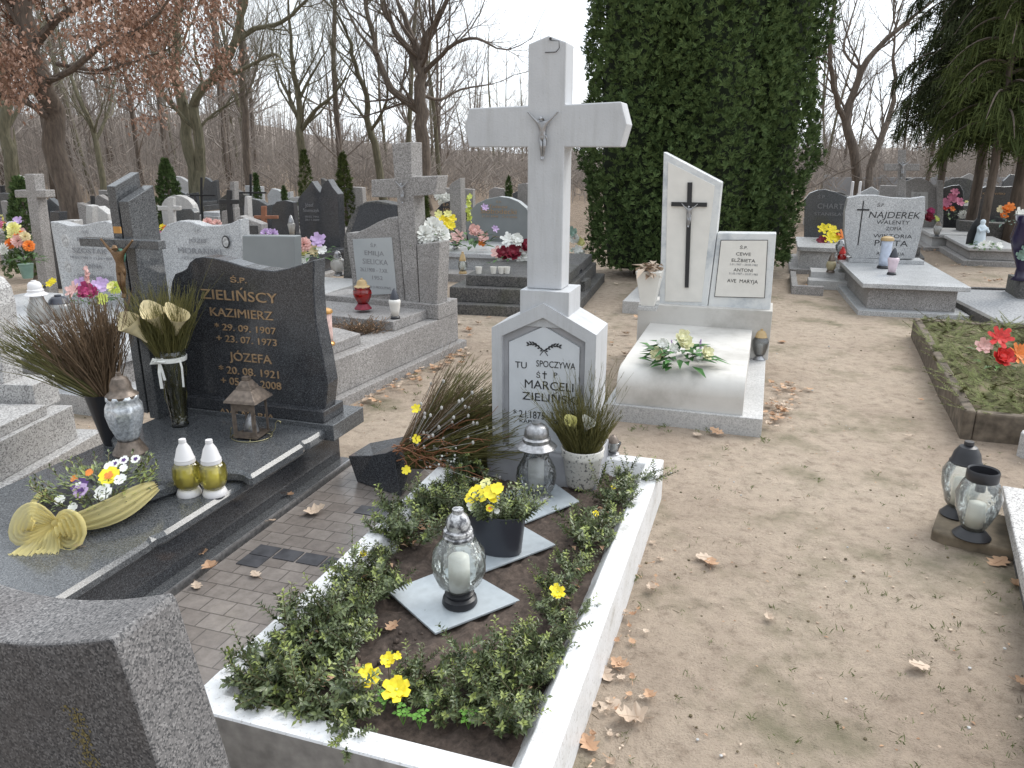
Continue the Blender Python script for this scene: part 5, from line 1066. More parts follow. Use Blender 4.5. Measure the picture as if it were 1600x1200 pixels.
t = plot('statue_grave', 'small pale grave slab on a stepped foundation bearing a white figurine and green wreath', 'grave', Fr(GP(1503, 414), ROW))
MB().box(.0, .82, 0, 1.9, -.03, .07).build('foundation', M_conc, t, bevel=.01); MB().box(.1, .74, .1, 1.8, .071, .20).build('base_wall', M_conc, t, bevel=.01); MB().box(.06, .78, .06, 1.85, .201, .25).build('lid_slab', M_concl, t, bevel=.01)
bstone('dark low headstone behind the white figurine', [(1498, 378), (1500, 345), (1575, 350), (1578, 378)], 13.4, M_concd, th=.3)
w_ = GP(1536, 384, .25)
t = thing('madonna_figurine', 'white robed praying figurine in front of a black arched backing', 'figurine', (w_.x, w_.y + .1, .25), 0)
b = MB(); b.lathe([(.075, 0), (.08, .02), (.07, .12), (.06, .2), (.068, .26), (.04, .29), (.03, .305), (.038, .33), (.034, .36), (.012, .375), (.001, .376)], 16, wob=lambda a, z: .06 * math.cos(5 * a) if z < .25 else 0); b.tube([(.055, -.02, .25), (.06, -.07, .2), (.01, -.10, .24)], [.024, .02, .012], 7); b.tube([(-.055, -.02, .25), (-.05, -.07, .2), (0, -.10, .24)], [.024, .02, .012], 7); b.build('figure', plain('white_glazed_figure', (.62, .70, .76), .3, var=.08), t, True)
MB().prism([(-.14, 0), (.1, 0), (.1, .2), (.04, .34), (-.04, .38), (-.1, .3), (-.14, .15)], .09, .11).build('backing', M_ink, t)
k_ = Fr(GP(1588, 476), ROW); t = plot('dark_pedestal', 'dark stone pedestal cut by the right edge, under the dark vase', 'pedestal', k_); MB().box(0, .6, 0, .5, -.03, .26).build('pedestal', M_concd, t, bevel=.006)
w_ = GP(1604, 440, .26)
t = thing('dark_vase', 'tall black and purple vase of pale green silk flowers at the right edge', 'vase', (w_.x, w_.y + .12, .26), 0)
MB().lathe([(.10, 0), (.06, .04), (.05, .12), (.12, .3), (.16, .45), (.13, .6), (.15, .68)], 18).build('vase', plain('black_purple_glaze', (.025, .018, .05), .15), t, True)
b = MB()
for q in range(5): bloom(b, (-.13 + .04 * q, -.16, .28 + .07 * (q % 3)), (-.3, -.8, .4), .06, 6, 2, .4)
b.build('green_flowers', M_teal, t)
# far fences and posts
t = thing('boundary_wall', 'low pale grey panel wall closing the far right side', 'wall', YP(1300, 300, 27), 0)
t.location.z = 0
b = MB(); b.box(-.2, 9.5, 0, .12, 0, .72).build('wall_panel', plain('grey_precast', (.30, .30, .31), .9, var=.12, sc_=2), t)
for i in range(6):
    MB().box(-.28 + i * 1.9, -.12 + i * 1.9, -.03, .15, 0, .80).build('wall_post', M_conc, t)
for i, px in enumerate((1332, 1344)):
    w_ = YP(px, 290, 19); t = tag(MB().lathe([(.035, 0), (.035, YP(px, 284, 19).z), (.001, YP(px, 283, 19).z)], 8).build('white_post', M_whitepl), 'thin white post, %s of two behind the dark CHART stone' % ('left' if i == 0 else 'right'), 'post', 'white posts'); t.location = (w_.x, w_.y, 0)

# lanterns, cups and flowers set on these graves
lamp('white_lantern', 'tall white waisted lantern on the pale lid at far left', (60, 512), .33, 440, 34, 'tall', GLw, M_whitepl)
lamp('round_lantern', 'round frosted white lantern with a dark cap at far left', (91, 508), .33, 463, 42, 'dome', GLw, M_dkplast, M_whitepl)
lamp('round_lantern', 'round cream lantern on the pale lid beside the dark headstone', (528, 432), .28, 392, 24, 'globe', GLw, M_silver, M_silver)
for i, (px, wd_) in enumerate(((692, 16), (723, 15))): lamp('slim_lantern', '%s one of the two slender clear lanterns with tan feet on the concrete ledge' % ('left' if i == 0 else 'right'), (px, 428), .09, 394, wd_, 'pear', GL, M_tan, M_tan, group='slender lanterns on the ledge')
for i, px in enumerate((748, 771, 783, 792)): 
    w_ = GP(px, 428, .36 if px > 742 else .09); t = tag(MB().lathe([(.026, 0), (.036, .07), (.033, .07), (.022, .008), (.001, .008)], 12).build('votive_cup', M_wax), 'small white votive cup, %s of four in a row' % ['first', 'second', 'third', 'last'][i], 'votive cup', 'votive cups on the dark plinth'); t.location = (w_.x, w_.y + .03, w_.z)
lamp('blue_lantern', 'bluish white lantern with a tan lid on the Najderek lid', (1383, 420), .31, 370, 20, 'cyl', plain('pale_blue_print', (.50, .56, .68), .3, var=.15, sc_=20), M_tan, M_blackpl, candle=False)
lamp('pink_lantern', 'pinkish white lantern with a black cap on the Najderek lid', (1395, 430), .31, 388, 17, 'slim', plain('pale_pink_print', (.66, .54, .60), .3, var=.1, sc_=20), M_dkplast, M_blackpl, candle=False)
lamp('cream_lantern', 'small cream lantern with a brown cap on the white slab at right', (1465, 370), .26, 346, 12, 'dome', GLw, M_brownpl, M_blackpl)
lamp('grey_lantern', 'large grey glass lantern left of the Najderek headstone', (1314, 398), .34, 374, 16, 'dome', GLs, M_silver)
lamp('beige_lantern', 'beige lantern standing low left of the Najderek grave', (1299, 426), .16, 396, 15, 'pear', plain('beige_wax', (.42, .36, .22), .4, var=.2), M_brownpl, candle=False)
lamp('red_lantern', 'small red lantern beside the Najderek headstone base', (1316, 412), .26, 386, 14, 'pear', GLr, M_red, M_crim)
lamp('pale_lantern', 'pale blue glass lantern among the silk flowers before the grey headstone', (712, 388), .31, 362, 17, 'dome', GLs, M_whitepl)
lamp('white_lantern', 'whitish pointed lantern left of the twin peaked black stone', (456, 372), .30, 336, 12, 'slim', GLw, M_silver, M_silver)
bouquet('flower_bouquet', 'orange and peach chrysanthemums in a pale green vase at far left', (38, 436), .4, 48, [(M_org, 'ruff', -.55, 1.3, .36), (M_org, 'ruff', .72, 1.2, .36), (M_lpink, 'ruff', .05, 1.5, .42), (M_org, 'ruff', -.1, 1.85, .35), (M_cw, 'ruff', .45, 1.75, .35), (M_ylt, 'ruff', -.6, 2.1, .38), (M_ylt, 'ruff', .0, 2.3, .4), (M_white, 'ruff', -.9, 1.0, .4)], leafL=.08, nl=30, pot=(M_teal, .9), up=.8, dist=7.0)
bouquet('flower_bouquet', 'pink and white mixed bouquet high at the far left edge', (14, 375), .4, 46, [(M_pink, 'ruff', -.4, 1.0, .3), (M_white, 'ruff', .1, .9, .3), (M_lil, 'bloom', .5, 1.2, .3), (M_ylt, 'bloom', .0, .3, .4), (M_white, 'bloom', -.6, .5, .3), (M_lpink, 'bloom', .5, .5, .3)], leafL=.07, nl=26, up=.8, dist=8.3)
bouquet('flower_bouquet', 'pink and magenta bouquet before the Szostak headstone', (136, 478), .33, 66, [(M_lpink, 'lily', -.6, .7, .4), (M_lil, 'bloom', -.35, .9, .4), (M_mag, 'rose', 0, .6, .42), (M_mag, 'rose', .35, .62, .36), (M_lil, 'bloom', .6, .9, .4), (M_lpink, 'spike', 0, 1.3, .5), (M_lime, 'bloom', .75, .3, .3), (M_white, 'bloom', -.3, .4, .2)], leafL=.07, nl=30, dist=6.1)
bouquet('lime_flower', 'lime yellow bloom beside the left granite uprights', (180, 470), .33, 24, [(M_lime, 'ruff', 0, 1.6, .9), (M_ylt, 'bloom', -.2, 1.9, .6)], leafL=.05, nl=10, dist=5.9, cat='flower')
bouquet('yellow_black_flowers', 'small yellow and black pansies left of the Szostak stone', (72, 455), .33, 26, [(M_yel, 'bloom', -.5, .4, .4), (M_yel, 'bloom', .2, .7, .4), (M_yel, 'bloom', .7, 1.1, .4), (M_ink, 'bloom', 0, .5, .2)], leafL=.03, nl=8, dist=6.6, cat='flowers')
bouquet('flower_bouquet', 'pastel bouquet between the plain slab and twin black stone', (487, 408), .3, 62, [(M_lpink, 'ruff', -.3, .8, .38), (M_lil, 'bloom', .3, .95, .38), (M_ylt, 'ruff', -.5, .45, .36), (M_cw, 'bloom', .05, .4, .35), (M_white, 'bloom', -.3, .1, .3), (M_white, 'bloom', .5, .5, .25)], leafL=.09, nl=40, dist=8.0)
bouquet('lilac_flowers', 'lilac flowers just above the plain grey slab', (418, 372), .3, 30, [(M_lil, 'ruff', -.3, .3, .6), (M_lil, 'ruff', .4, .3, .6)], leafL=.04, nl=10, dist=8.2, cat='flowers')
bouquet('peach_flowers', 'peach silk flowers left of the thick black cross', (330, 352), .3, 26, [(M_lpink, 'ruff', -.3, .3, .6), (M_lpink, 'ruff', .5, .1, .6), (M_ylt, 'bloom', -.9, .3, .3)], leafL=.05, nl=12, dist=9.8, cat='flowers')
bouquet('yellow_pansies', 'dense bowl of yellow pansies before the black rounded headstone', (692, 372), .3, 50, [(M_yel, 'bloom', -.5, .9, .3), (M_yel, 'bloom', -.15, 1.1, .3), (M_yel, 'bloom', .2, .9, .3), (M_yel, 'bloom', .5, 1.1, .3), (M_yel, 'bloom', 0, .7, .3), (M_yel, 'bloom', -.35, .6, .3), (M_ylt, 'bloom', -.2, 1.4, .25), (M_ylt, 'bloom', .3, 1.4, .25), (M_yel, 'bloom', .5, .7, .3)], leafm_=M_box, leafL=.09, nl=60, dist=11.3)
bouquet('white_silk_flowers', 'white silk flowers behind the right arm of the concrete cross', (692, 318), .8, 34, [(M_white, 'ruff', -.2, .8, .6), (M_white, 'ruff', .4, .4, .5), (M_white, 'ruff', 0, .1, .5)], leafL=.05, nl=12, dist=12.6, cat='flowers')
bouquet('flower_bouquet', 'tall green gladiolus and pink lilies before the Slobodecki headstone', (738, 388), .31, 62, [(M_lime, 'spike', -.15, 1.9, .62), (M_lpink, 'lily', -.7, .5, .38), (M_lpink, 'rose', .1, .75, .34), (M_lpink, 'bloom', .5, .45, .3), (M_lil, 'lily', .6, 1.9, .2), (M_lil, 'lily', 1.1, .9, .2), (M_org, 'bloom', .45, .2, .22)], leafL=.16, nl=40, dist=10.4, up=1.0)
bouquet('flower_bouquet', 'dark red roses with white lilies on the dark stepped plinth', (802, 422), .36, 80, [(M_crim, 'rose', -.35, .55, .3), (M_crim, 'rose', .0, .6, .34), (M_crim, 'rose', .5, .85, .28), (M_white, 'lily', -.2, 1.1, .3), (M_white, 'rose', .15, 1.1, .26), (M_white, 'rose', .38, .6, .26), (M_lpink, 'bloom', -.6, .55, .26), (M_white, 'lily', -.45, .15, .34), (M_white, 'lily', .45, .2, .34), (M_white, 'bloom', .1, .2, .26)], leafm_=M_grn, leafL=.1, nl=40, dist=9.0)
bouquet('flower_bouquet', 'white and pale green flowers seen between white shaft and hedge', (900, 400), .3, 32, [(M_white, 'ruff', -.2, 1.6, .5), (M_ylt, 'bloom', .4, 1.2, .5), (M_white, 'bloom', .1, .5, .5), (M_teal, 'bloom', -.4, 2.2, .5), (M_white, 'bloom', .5, .2, .4)], leafm_=M_teal, leafL=.08, nl=26, dist=10.5, up=.8)
bouquet('flower_bouquet', 'bright yellow and orange silk flowers before the CHART headstone', (1296, 392), .34, 48, [(M_yel, 'lily', -.3, 1.3, .4), (M_yel, 'lily', .2, 1.2, .42), (M_yel, 'lily', -.1, .8, .42), (M_org, 'lily', .8, .9, .42), (M_crim, 'bloom', -.6, .6, .35), (M_yel, 'lily', .45, .7, .35), (M_red, 'bloom', .5, .9, .2)], leafL=.08, nl=30, dist=11.1)
bouquet('yellow_bloom', 'single pale yellow flower low left of the CHART bouquet', (1277, 402), .34, 14, [(M_ylt, 'ruff', 0, 1.0, 1.0)], leafL=.04, nl=6, dist=11.0, cat='flower')
bouquet('flower_bouquet', 'pink red silk gladioli before the right hand black headstone', (1488, 342), .3, 44, [(M_pink, 'bloom', -.5, 1.0, .35), (M_pink, 'bloom', 0, 1.3, .38), (M_pink, 'bloom', .4, 1.1, .35), (M_red, 'bloom', -.3, .7, .3), (M_org, 'bloom', .2, .6, .22), (M_pink, 'bloom', .2, 1.7, .3)], leafL=.1, nl=30, dist=14.6)
bouquet('red_flowers', 'deep red flowers behind the right edge of the Najderek stone', (1452, 350), .3, 22, [(M_crim, 'rose', -.2, .7, .7), (M_mag, 'rose', .1, 1.5, .6), (M_lime, 'bloom', .9, .6, .5)], leafL=.07, nl=16, dist=13.6, cat='flowers')
bouquet('flower_bouquet', 'orange flowers with bluish leaves in a grey urn at the right', (1578, 352), .3, 50, [(M_org, 'rose', -.3, .9, .3), (M_org, 'bloom', .1, 1.0, .3), (M_white, 'bloom', .5, .6, .4), (M_org, 'bloom', -.1, .5, .25), (M_cw, 'bloom', -.6, .9, .25)], leafm_=M_teal, leafL=.1, nl=26, dist=12.2)
bouquet('flower_bouquet', 'white and purple flowers between the two black headstones', (1512, 345), .3, 34, [(M_white, 'ruff', -.4, .5, .4), (M_mag, 'bloom', .2, .5, .4), (M_org, 'bloom', .5, .4, .3), (M_white, 'bloom', 0, 1.5, .3)], leafL=.06, nl=16, dist=14.2)
bouquet('green_wreath', 'flat oval wreath of dark leaves and white petals under the figurine', (1545, 392), .25, 44, [(M_white, 'bloom', -.6, .35, .28), (M_white, 'bloom', -.2, .4, .28), (M_white, 'bloom', .2, .4, .28), (M_white, 'bloom', .6, .35, .28)], leafm_=M_grn, leafL=.07, nl=60, cat='wreath', up=.3)
bouquet('dark_flowers', 'dark dried flower head in front of the Najderek inscription', (1385, 392), .31, 40, [(M_dkplast, 'ruff', -.2, 1.3, .34), (M_greyink, 'ruff', .2, 1.4, .34), (M_dkplast, 'ruff', .0, 1.1, .30)], leafm_=M_spruce, leafL=.03, nl=4, dist=9.55, cat='flowers')
bouquet('rose_bouquet', 'red and coral silk roses lying on the mossy bed', (1574, 585), .17, 100, [(M_red, 'rose', -.12, .45, .34), (M_org, 'lily', .55, .5, .4), (M_red, 'lily', -.15, 1.05, .36), (M_pink, 'rose', .75, .95, .36), (M_lpink, 'bloom', -.5, .75, .26)], leafm_=M_grn, leafL=.07, nl=20)
# dead heather on the concrete grave, dry leaves in the stone vase
w_ = GP(560, 520, .3); t = thing('dead_heather', 'dried brown heather plant in the gap between the split concrete lids', 'dry plant', (w_.x, w_.y, .28), 0)
b = MB()
for i in range(150):
    th = rnd.uniform(0, 2 * PI); d = Vector((math.cos(th) * 1.2, math.sin(th) * .6, rnd.uniform(.35, 1))); l = rnd.uniform(.07, .17); p0 = Vector((rnd.uniform(-.12, .14), rnd.uniform(-.05, .05), 0))
    b.use(M_twigb).tube([p0, p0 + d * l * .5, p0 + d * l], .0016, 3, False)
    for q in range(6): b.use(M_twigb if q % 3 else M_dry).leaf(p0 + d * l * rnd.uniform(.3, 1), (rnd.uniform(-1, 1), rnd.uniform(-1, 1), rnd.uniform(-.3, 1)), (0, 0, 1), .014, .008)
b.build('twigs', None, t)
t = thing('dry_leaf_bunch', 'withered tan leaves in the square stone vase by the marble stele', 'dry leaves', (vb.location.x, vb.location.y, .75), 0)
b = MB()
for i in range(46):
    th = rnd.uniform(0, 2 * PI); b.leaf((rnd.uniform(-.05, .05), rnd.uniform(-.05, .05), rnd.uniform(0, .05)), (math.cos(th), math.sin(th), rnd.uniform(-.7, .8)), (0, 0, 1), rnd.uniform(.07, .14), .055, .3, rnd.uniform(.1, .6))
b.build('leaves', M_dryp, t)

rr = random.Random(314); mats_ = [(M_black, 'black'), (M_dgran, 'dark grey'), (M_conc, 'grey'), (M_concl, 'pale'), (M_lgran, 'light granite'), (M_concd, 'weathered dark')]
shp = [('arched', lambda w, h: [(-w, 0), (-w, h * .75)] + [(w * math.cos(q), h * .75 + h * .25 * math.sin(q)) for q in np.linspace(PI, 0, 9)][1:-1] + [(w, h * .75), (w, 0)]),
       ('wavy topped', lambda w, h: [(-w, 0), (-w * 1.05, h * .8), (-w * .6, h), (-w * .1, h * .97), (w * .4, h * .86), (w * 1.05, h * .92), (w, 0)]),
       ('square', lambda w, h: [(-w, 0), (-w, h), (w, h * .98), (w, 0)]),
       ('gabled', lambda w, h: [(-w, 0), (-w, h * .75), (0, h), (w, h * .75), (w, 0)]),
       ('slanted', lambda w, h: [(-w, 0), (-w, h), (w, h * .7), (w, 0)])]
place = ['far left', 'behind the concrete grave', 'between the two white monuments', 'right of the thuja', 'far right']
seq = []
for i in range(44):
    px = rr.uniform(-20, 860) if i < 30 else rr.uniform(1290, 1640); D = rr.uniform(12.5, 23); seq.append((px, D))
seq.sort(); fl = [M_pink, M_yel, M_white, M_org, M_lil, M_red, M_ylt]
for i, (px, D) in enumerate(seq):
    if 1400 < px < 1600 and D < 17: D += 5
    m_, mn = mats_[rr.randrange(6)]; sn, sf = shp[rr.randrange(5)]; w = rr.uniform(.24, .48); h = rr.uniform(.62, 1.0); w_ = YP(px, 300, D); side = 'left of the thuja' if px < 880 else 'right of the thuja'
    orw = 'first second third fourth fifth sixth seventh eighth ninth tenth eleventh twelfth thirteenth fourteenth fifteenth sixteenth seventeenth eighteenth nineteenth twentieth twenty-first twenty-second twenty-third twenty-fourth twenty-fifth twenty-sixth twenty-seventh twenty-eighth twenty-ninth thirtieth'.split()
    n_ = i + 1 if px < 880 else i + 1 - sum(1 for q in seq if q[0] < 880)
    t = thing('headstone', '%s %s back row headstone, %s from the left, %s' % (mn, sn, orw[n_ - 1], side), 'headstone', (w_.x, w_.y, 0), -math.radians(ROW + rr.gauss(0, 4)), 'distant headstones of the back rows')
    MB().prism(sf(w, h), 0, .13).build('stone_body', m_, t, bevel=.01)
    MB().box(-w - .06, w + .06, -1.5, .2, -.03, .14).build('grave_base', m_ if rr.random() < .5 else M_conc, t, bevel=.01); MB().box(-w, w, -1.42, -.02, .141, rr.uniform(.2, .34)).build('lid_slab', m_, t, bevel=.01)
    if rr.random() < .75:
        b = MB(); ff = MB(); x0 = rr.uniform(-.15, .15)
        lvs(b, (x0, -.3, .32), .16, 16, .1, .05, .8); b2 = thing('flower_bunch', 'silk flowers at the %s back row headstone, %s' % (orw[n_ - 1], side), 'flowers', (w_.x, w_.y, 0), t.rotation_euler.z, 'flowers on the distant graves')
        for q in range(6): ff.use(fl[rr.randrange(7)]); ruff(ff, (x0 + rr.gauss(0, .1), -.32 + rr.gauss(0, .05), .38 + rr.gauss(0, .05)), (0, -.7, .7), .065, 16)
        b.build('foliage', M_grn, b2); ff.build('flower_heads', None, b2)
# ------------------------------------------------------------------ trees
def grow(mb, p, d, L, r, depth, rr, lf=None, spread=.75, up=.12, twig=.35):
    """one limb with crooked segments; forks into smaller ones"""
    n = 4 if depth > 1 else 3; pts = [Vector(p)]; dd = Vector(d).normalized()
    for i in range(n):
        dd = (dd + Vector((rr.gauss(0, .16), rr.gauss(0, .16), rr.gauss(up, .14)))).normalized(); pts.append(pts[-1] + dd * L / n)
    rad = [r * (1 - .55 * i / n) for i in range(n + 1)]
    mb.tube(pts, rad, 6 if r > .05 else 4 if r > .02 else 3, False)
    if lf: lf(pts, depth)
    if depth <= 0: return
    k = rr.randint(2, 3) + (1 if depth <= 2 else 0)
    for i in range(k):
        j = rr.randint(1, n); a = rr.uniform(0, 2 * PI); d0, u, v = frame_of(pts[j] - pts[j - 1]); s_ = rr.uniform(.5, 1) * spread
        grow(mb, pts[j], d0 + (u * math.cos(a) + v * math.sin(a)) * s_, L * rr.uniform(.5, .78), rad[j] * rr.uniform(.5, .72), depth - 1, rr, lf, spread, up)
    grow(mb, pts[-1], dd, L * .72, rad[-1] * .85, depth - 1, rr, lf, spread, up)
def seen_tree(name, label, D, limbs, bark, seed, kids_=7, depth=3, twl=1.0, leaf_fn=None, cat='tree', group=None):
    """trunk and main limbs follow what is seen; the rest grows from them. limbs: (pixel path, width at foot, width at end, dy at end)"""
    rr = random.Random(seed); base = YP(limbs[0][0][0][0], 300, D); t = thing(name, label, cat, (base.x, base.y, 0), 0, group); off = Vector((base.x, base.y, 0))
    tr = MB(); cr = MB(); lfm = MB()
    cb = (lambda pts, dp: leaf_fn(lfm, pts, dp, rr)) if leaf_fn else None
    for li, (path, w0, w1, dy) in enumerate(limbs):
        pts = []; m = len(path)
        for i, (px, py) in enumerate(path): pts.append(YP(px, py, D + dy * i / (m - 1)) - off)
        if li == 0: pts[0].z = -.1
        # refine with slight wobble
        q = []
        for i in range(m - 1):
            for k_ in range(3):
                f = k_ / 3; a, b_ = pts[i], pts[i + 1]; pm = pts[max(0, i - 1)]; pn = pts[min(m - 1, i + 2)]
                q.append(.5 * ((2 * a) + (b_ - pm) * f + (2 * pm - 5 * a + 4 * b_ - pn) * f * f + (3 * a - pm - 3 * b_ + pn) * f ** 3) + Vector((rr.gauss(0, 1), rr.gauss(0, 1), 0)) * w1 * D / 1256 * .25)
        q.append(pts[-1]); K = len(q); rad = [(w0 + (w1 - w0) * i / (K - 1)) * D / 1256 / 2 for i in range(K)]
        if li == 0: rad[0] *= 1.15
        (tr if li == 0 else cr).tube(q, rad, 10 if li == 0 else 7)
        for i in range(kids_):
            j = rr.randint(int(K * (.45 if li == 0 else .15)), K - 1); a = rr.uniform(0, 2 * PI); d0, u, v = frame_of(q[j] - q[j - 1])
            grow(cr, q[j], d0 * .7 + (u * math.cos(a) + v * math.sin(a)) * .9 + Vector((0, 0, .2)), D * rr.uniform(.045, .10) * twl, rad[j] * rr.uniform(.3, .5), depth, rr, cb)
        d_ = q[-1] - q[-2]; grow(cr, q[-1], d_, D * .08 * twl, rad[-1] * .9, depth, rr, cb)
    tr.build('trunk', bark, t, True); cr.build('branches', bark if True else None, t, False)
    if leaf_fn: lfm.build('leaves', M_oak, t)
    return t
def oakleaf(mb, pts, dp, rr):
    if dp > 1: return
    for _ in range(5):
        p = pts[rr.randint(1, len(pts) - 1)]; mb.leaf(p + Vector((rr.gauss(0, .09), rr.gauss(0, .09), rr.gauss(-.03, .07))), (rr.uniform(-1, 1), rr.uniform(-1, 1), rr.uniform(-1, .3)), (0, 0, 1), .075, .045, .2, .3)
seen_tree('oak_tree', 'thick leaning oak with rusty brown withered leaves at upper left', 13, [
    ([(112, 345), (100, 290), (82, 200), (64, 120), (50, 60), (40, -60)], 38, 22, 0), ([(62, 115), (25, 80), (-20, 40), (-80, 20)], 16, 6, 1), ([(68, 130), (110, 110), (160, 70), (210, 50), (250, 20)], 11, 4, -2.0), ([(52, 70), (90, 30), (150, -5), (200, -50)], 14, 6, -1), ([(78, 185), (40, 160), (0, 150)], 10, 4, -1), ([(90, 100), (150, 110), (200, 100), (240, 85)], 6, 3, -1), ([(110, 60), (180, 40), (240, 40)], 6, 3, .5)],
    M_bark, 4, kids_=7, depth=3, twl=.8, leaf_fn=oakleaf)
seen_tree('bare_tree', 'bare old tree with two trunks rising together, left of centre', 19, [
    ([(300, 335), (301, 260), (288, 190), (276, 120), (272, 60), (284, 0), (300, -60)], 20, 11, 0), ([(314, 335), (311, 230), (303, 165), (318, 135), (350, 102), (372, 50), (384, -10)], 17, 9, -1), ([(312, 138), (345, 120), (380, 108), (425, 85), (440, 92)], 8, 3, -2), ([(362, 70), (400, 45), (440, 35), (480, 0)], 9, 4, -1), ([(275, 110), (240, 80), (215, 30)], 8, 4, 1), ([(285, 180), (255, 150), (235, 120), (225, 90)], 7, 3, 1)], M_barkg, 8, kids_=8, depth=4, twl=.8)
seen_tree('bare_tree', 'bare tree forking low, crown spreading left of centre', 23, [
    ([(472, 310), (472, 240), (468, 190), (462, 140), (455, 80)], 15, 6, 0), ([(471, 205), (490, 175), (520, 150), (540, 120)], 7, 3, -1), ([(469, 190), (450, 150), (430, 100)], 7, 3, 1), ([(466, 160), (485, 120), (510, 80)], 6, 2, 0)], M_barkg, 12, kids_=8, depth=4, twl=.9)
seen_tree('bare_tree', 'large bare tree with crooked limbs standing behind the white cross', 22, [
    ([(661, 285), (660, 220), (657, 160), (654, 118), (656, 92)], 23, 14, 0), ([(655, 112), (640, 80), (622, 60), (605, 25), (590, -20)], 10, 5, 1), ([(655, 100), (668, 55), (690, 20), (708, -20)], 10, 5, -1), ([(659, 118), (690, 85), (715, 66), (745, 60), (775, 75)], 8, 2.5, -2), ([(663, 150), (690, 155), (720, 140), (765, 132)], 6, 2, 1), ([(657, 175), (625, 150), (600, 120), (588, 80), (575, 30), (570, -20)], 13, 6, 2), ([(590, 85), (560, 50), (535, 0)], 6, 3, 1)], M_bark, 21, kids_=8, depth=4, twl=.85)
seen_tree('bare_tree', 'bare slanting tree left of the big crooked one', 24, [([(600, 285), (588, 240), (578, 200), (572, 150), (555, 100), (545, 60)], 13, 5, 0), ([(578, 205), (600, 170), (605, 130)], 6, 3, -1), ([(575, 190), (550, 160), (535, 140)], 5, 2, 1)], M_barkg, 31, kids_=7, depth=4, twl=.8)
seen_tree('bare_tree', 'bare twin stemmed tree right of the thuja', 22, [
    ([(1348, 300), (1338, 250), (1322, 200), (1326, 165), (1345, 110), (1375, 70), (1410, 40)], 17, 6, 0), ([(1356, 300), (1366, 240), (1385, 190), (1398, 140), (1395, 90)], 13, 5, 1), ([(1322, 190), (1305, 150), (1297, 100), (1300, 30), (1310, -20)], 9, 5, -1), ([(1340, 260), (1310, 270), (1290, 280)], 4, 2, -1), ([(1345, 110), (1320, 80), (1330, 30)], 5, 3, 1)], M_bark, 41, kids_=8, depth=4, twl=.85)
seen_tree('bare_tree', 'mossy bare tree at the far left edge behind the leaning cross', 19, [([(18, 330), (14, 260), (10, 190), (4, 120), (-10, 60)], 20, 12, 0), ([(12, 200), (40, 150), (60, 120)], 7, 3, 1)], M_barkg, 51, kids_=6, depth=3, twl=.9)
seen_tree('bare_tree', 'slim bare tree between the oak and the twin trunked tree', 25, [([(165, 330), (158, 260), (140, 190), (118, 140), (100, 90)], 11, 4, 0), ([(150, 220), (170, 170), (180, 120)], 6, 3, 1)], M_barkg, 61, kids_=7, depth=3, twl=.9)
seen_tree('bare_tree', 'straight bare tree right of the twin trunked tree', 25, [([(386, 310), (384, 230), (380, 150), (376, 80), (372, 0), (370, -40)], 12, 6, 0), ([(380, 160), (400, 110), (410, 60)], 5, 3, 1)], M_bark, 71, kids_=9, depth=3, twl=.9)
# slender background trees: a handful of kinds, many individuals
kinds = []
for i in range(6):
    rr = random.Random(100 + i); H = rr.uniform(9, 13); t = thing('forest_tree', 'tall slender leafless forest tree standing in the brown wood behind the cemetery', 'tree', (0, 0, 0), 0, 'leafless trees of the wood behind the cemetery')
    tb = MB(); cb = MB(); pts = [Vector((0, 0, -.2))]; d = Vector((rr.gauss(0, .05), rr.gauss(0, .05), 1))
    for k_ in range(8): d = (d + Vector((rr.gauss(0, .05), rr.gauss(0, .05), .1))).normalized(); pts.append(pts[-1] + d * H / 8)
    r0 = rr.uniform(.08, .15); rad = [r0 * (1 - .75 * k_ / 8) for k_ in range(9)]; tb.tube(pts, rad, 7)
    for k_ in range(26):
        j = rr.randint(1, 8); a = rr.uniform(0, 2 * PI); grow(cb, pts[j], Vector((math.cos(a), math.sin(a), rr.uniform(.3, 1.2))), rr.uniform(1.2, 2.4), rad[j] * .4, 2, rr)
    tb.build('trunk', M_bark if i % 2 else M_barkg, t, True); cb.build('branches', M_twf, t); kinds.append(t)
rr = random.Random(77); cnt = 0
for i in range(70):
    D = rr.uniform(24, 58); px = rr.uniform(-60, 900) if rr.random() < .78 else rr.uniform(1240, 1660)
    if 690 < px < 900: D = rr.uniform(42, 60)
    w_ = YP(px, 300, D); k_ = kinds[i % 6]; s_ = rr.uniform(.7, 1.1) * (1.15 if px < 450 else .85)
    if 690 < px < 900 or px > 1240: s_ *= .8
    if cnt < 6: k_.location = (w_.x, w_.y, 0); k_.rotation_euler = (0, 0, rr.uniform(0, 6)); k_.scale = (s_,) * 3
    else: dup(k_, (w_.x, w_.y, 0), rr.uniform(0, 6), s_)
    cnt += 1
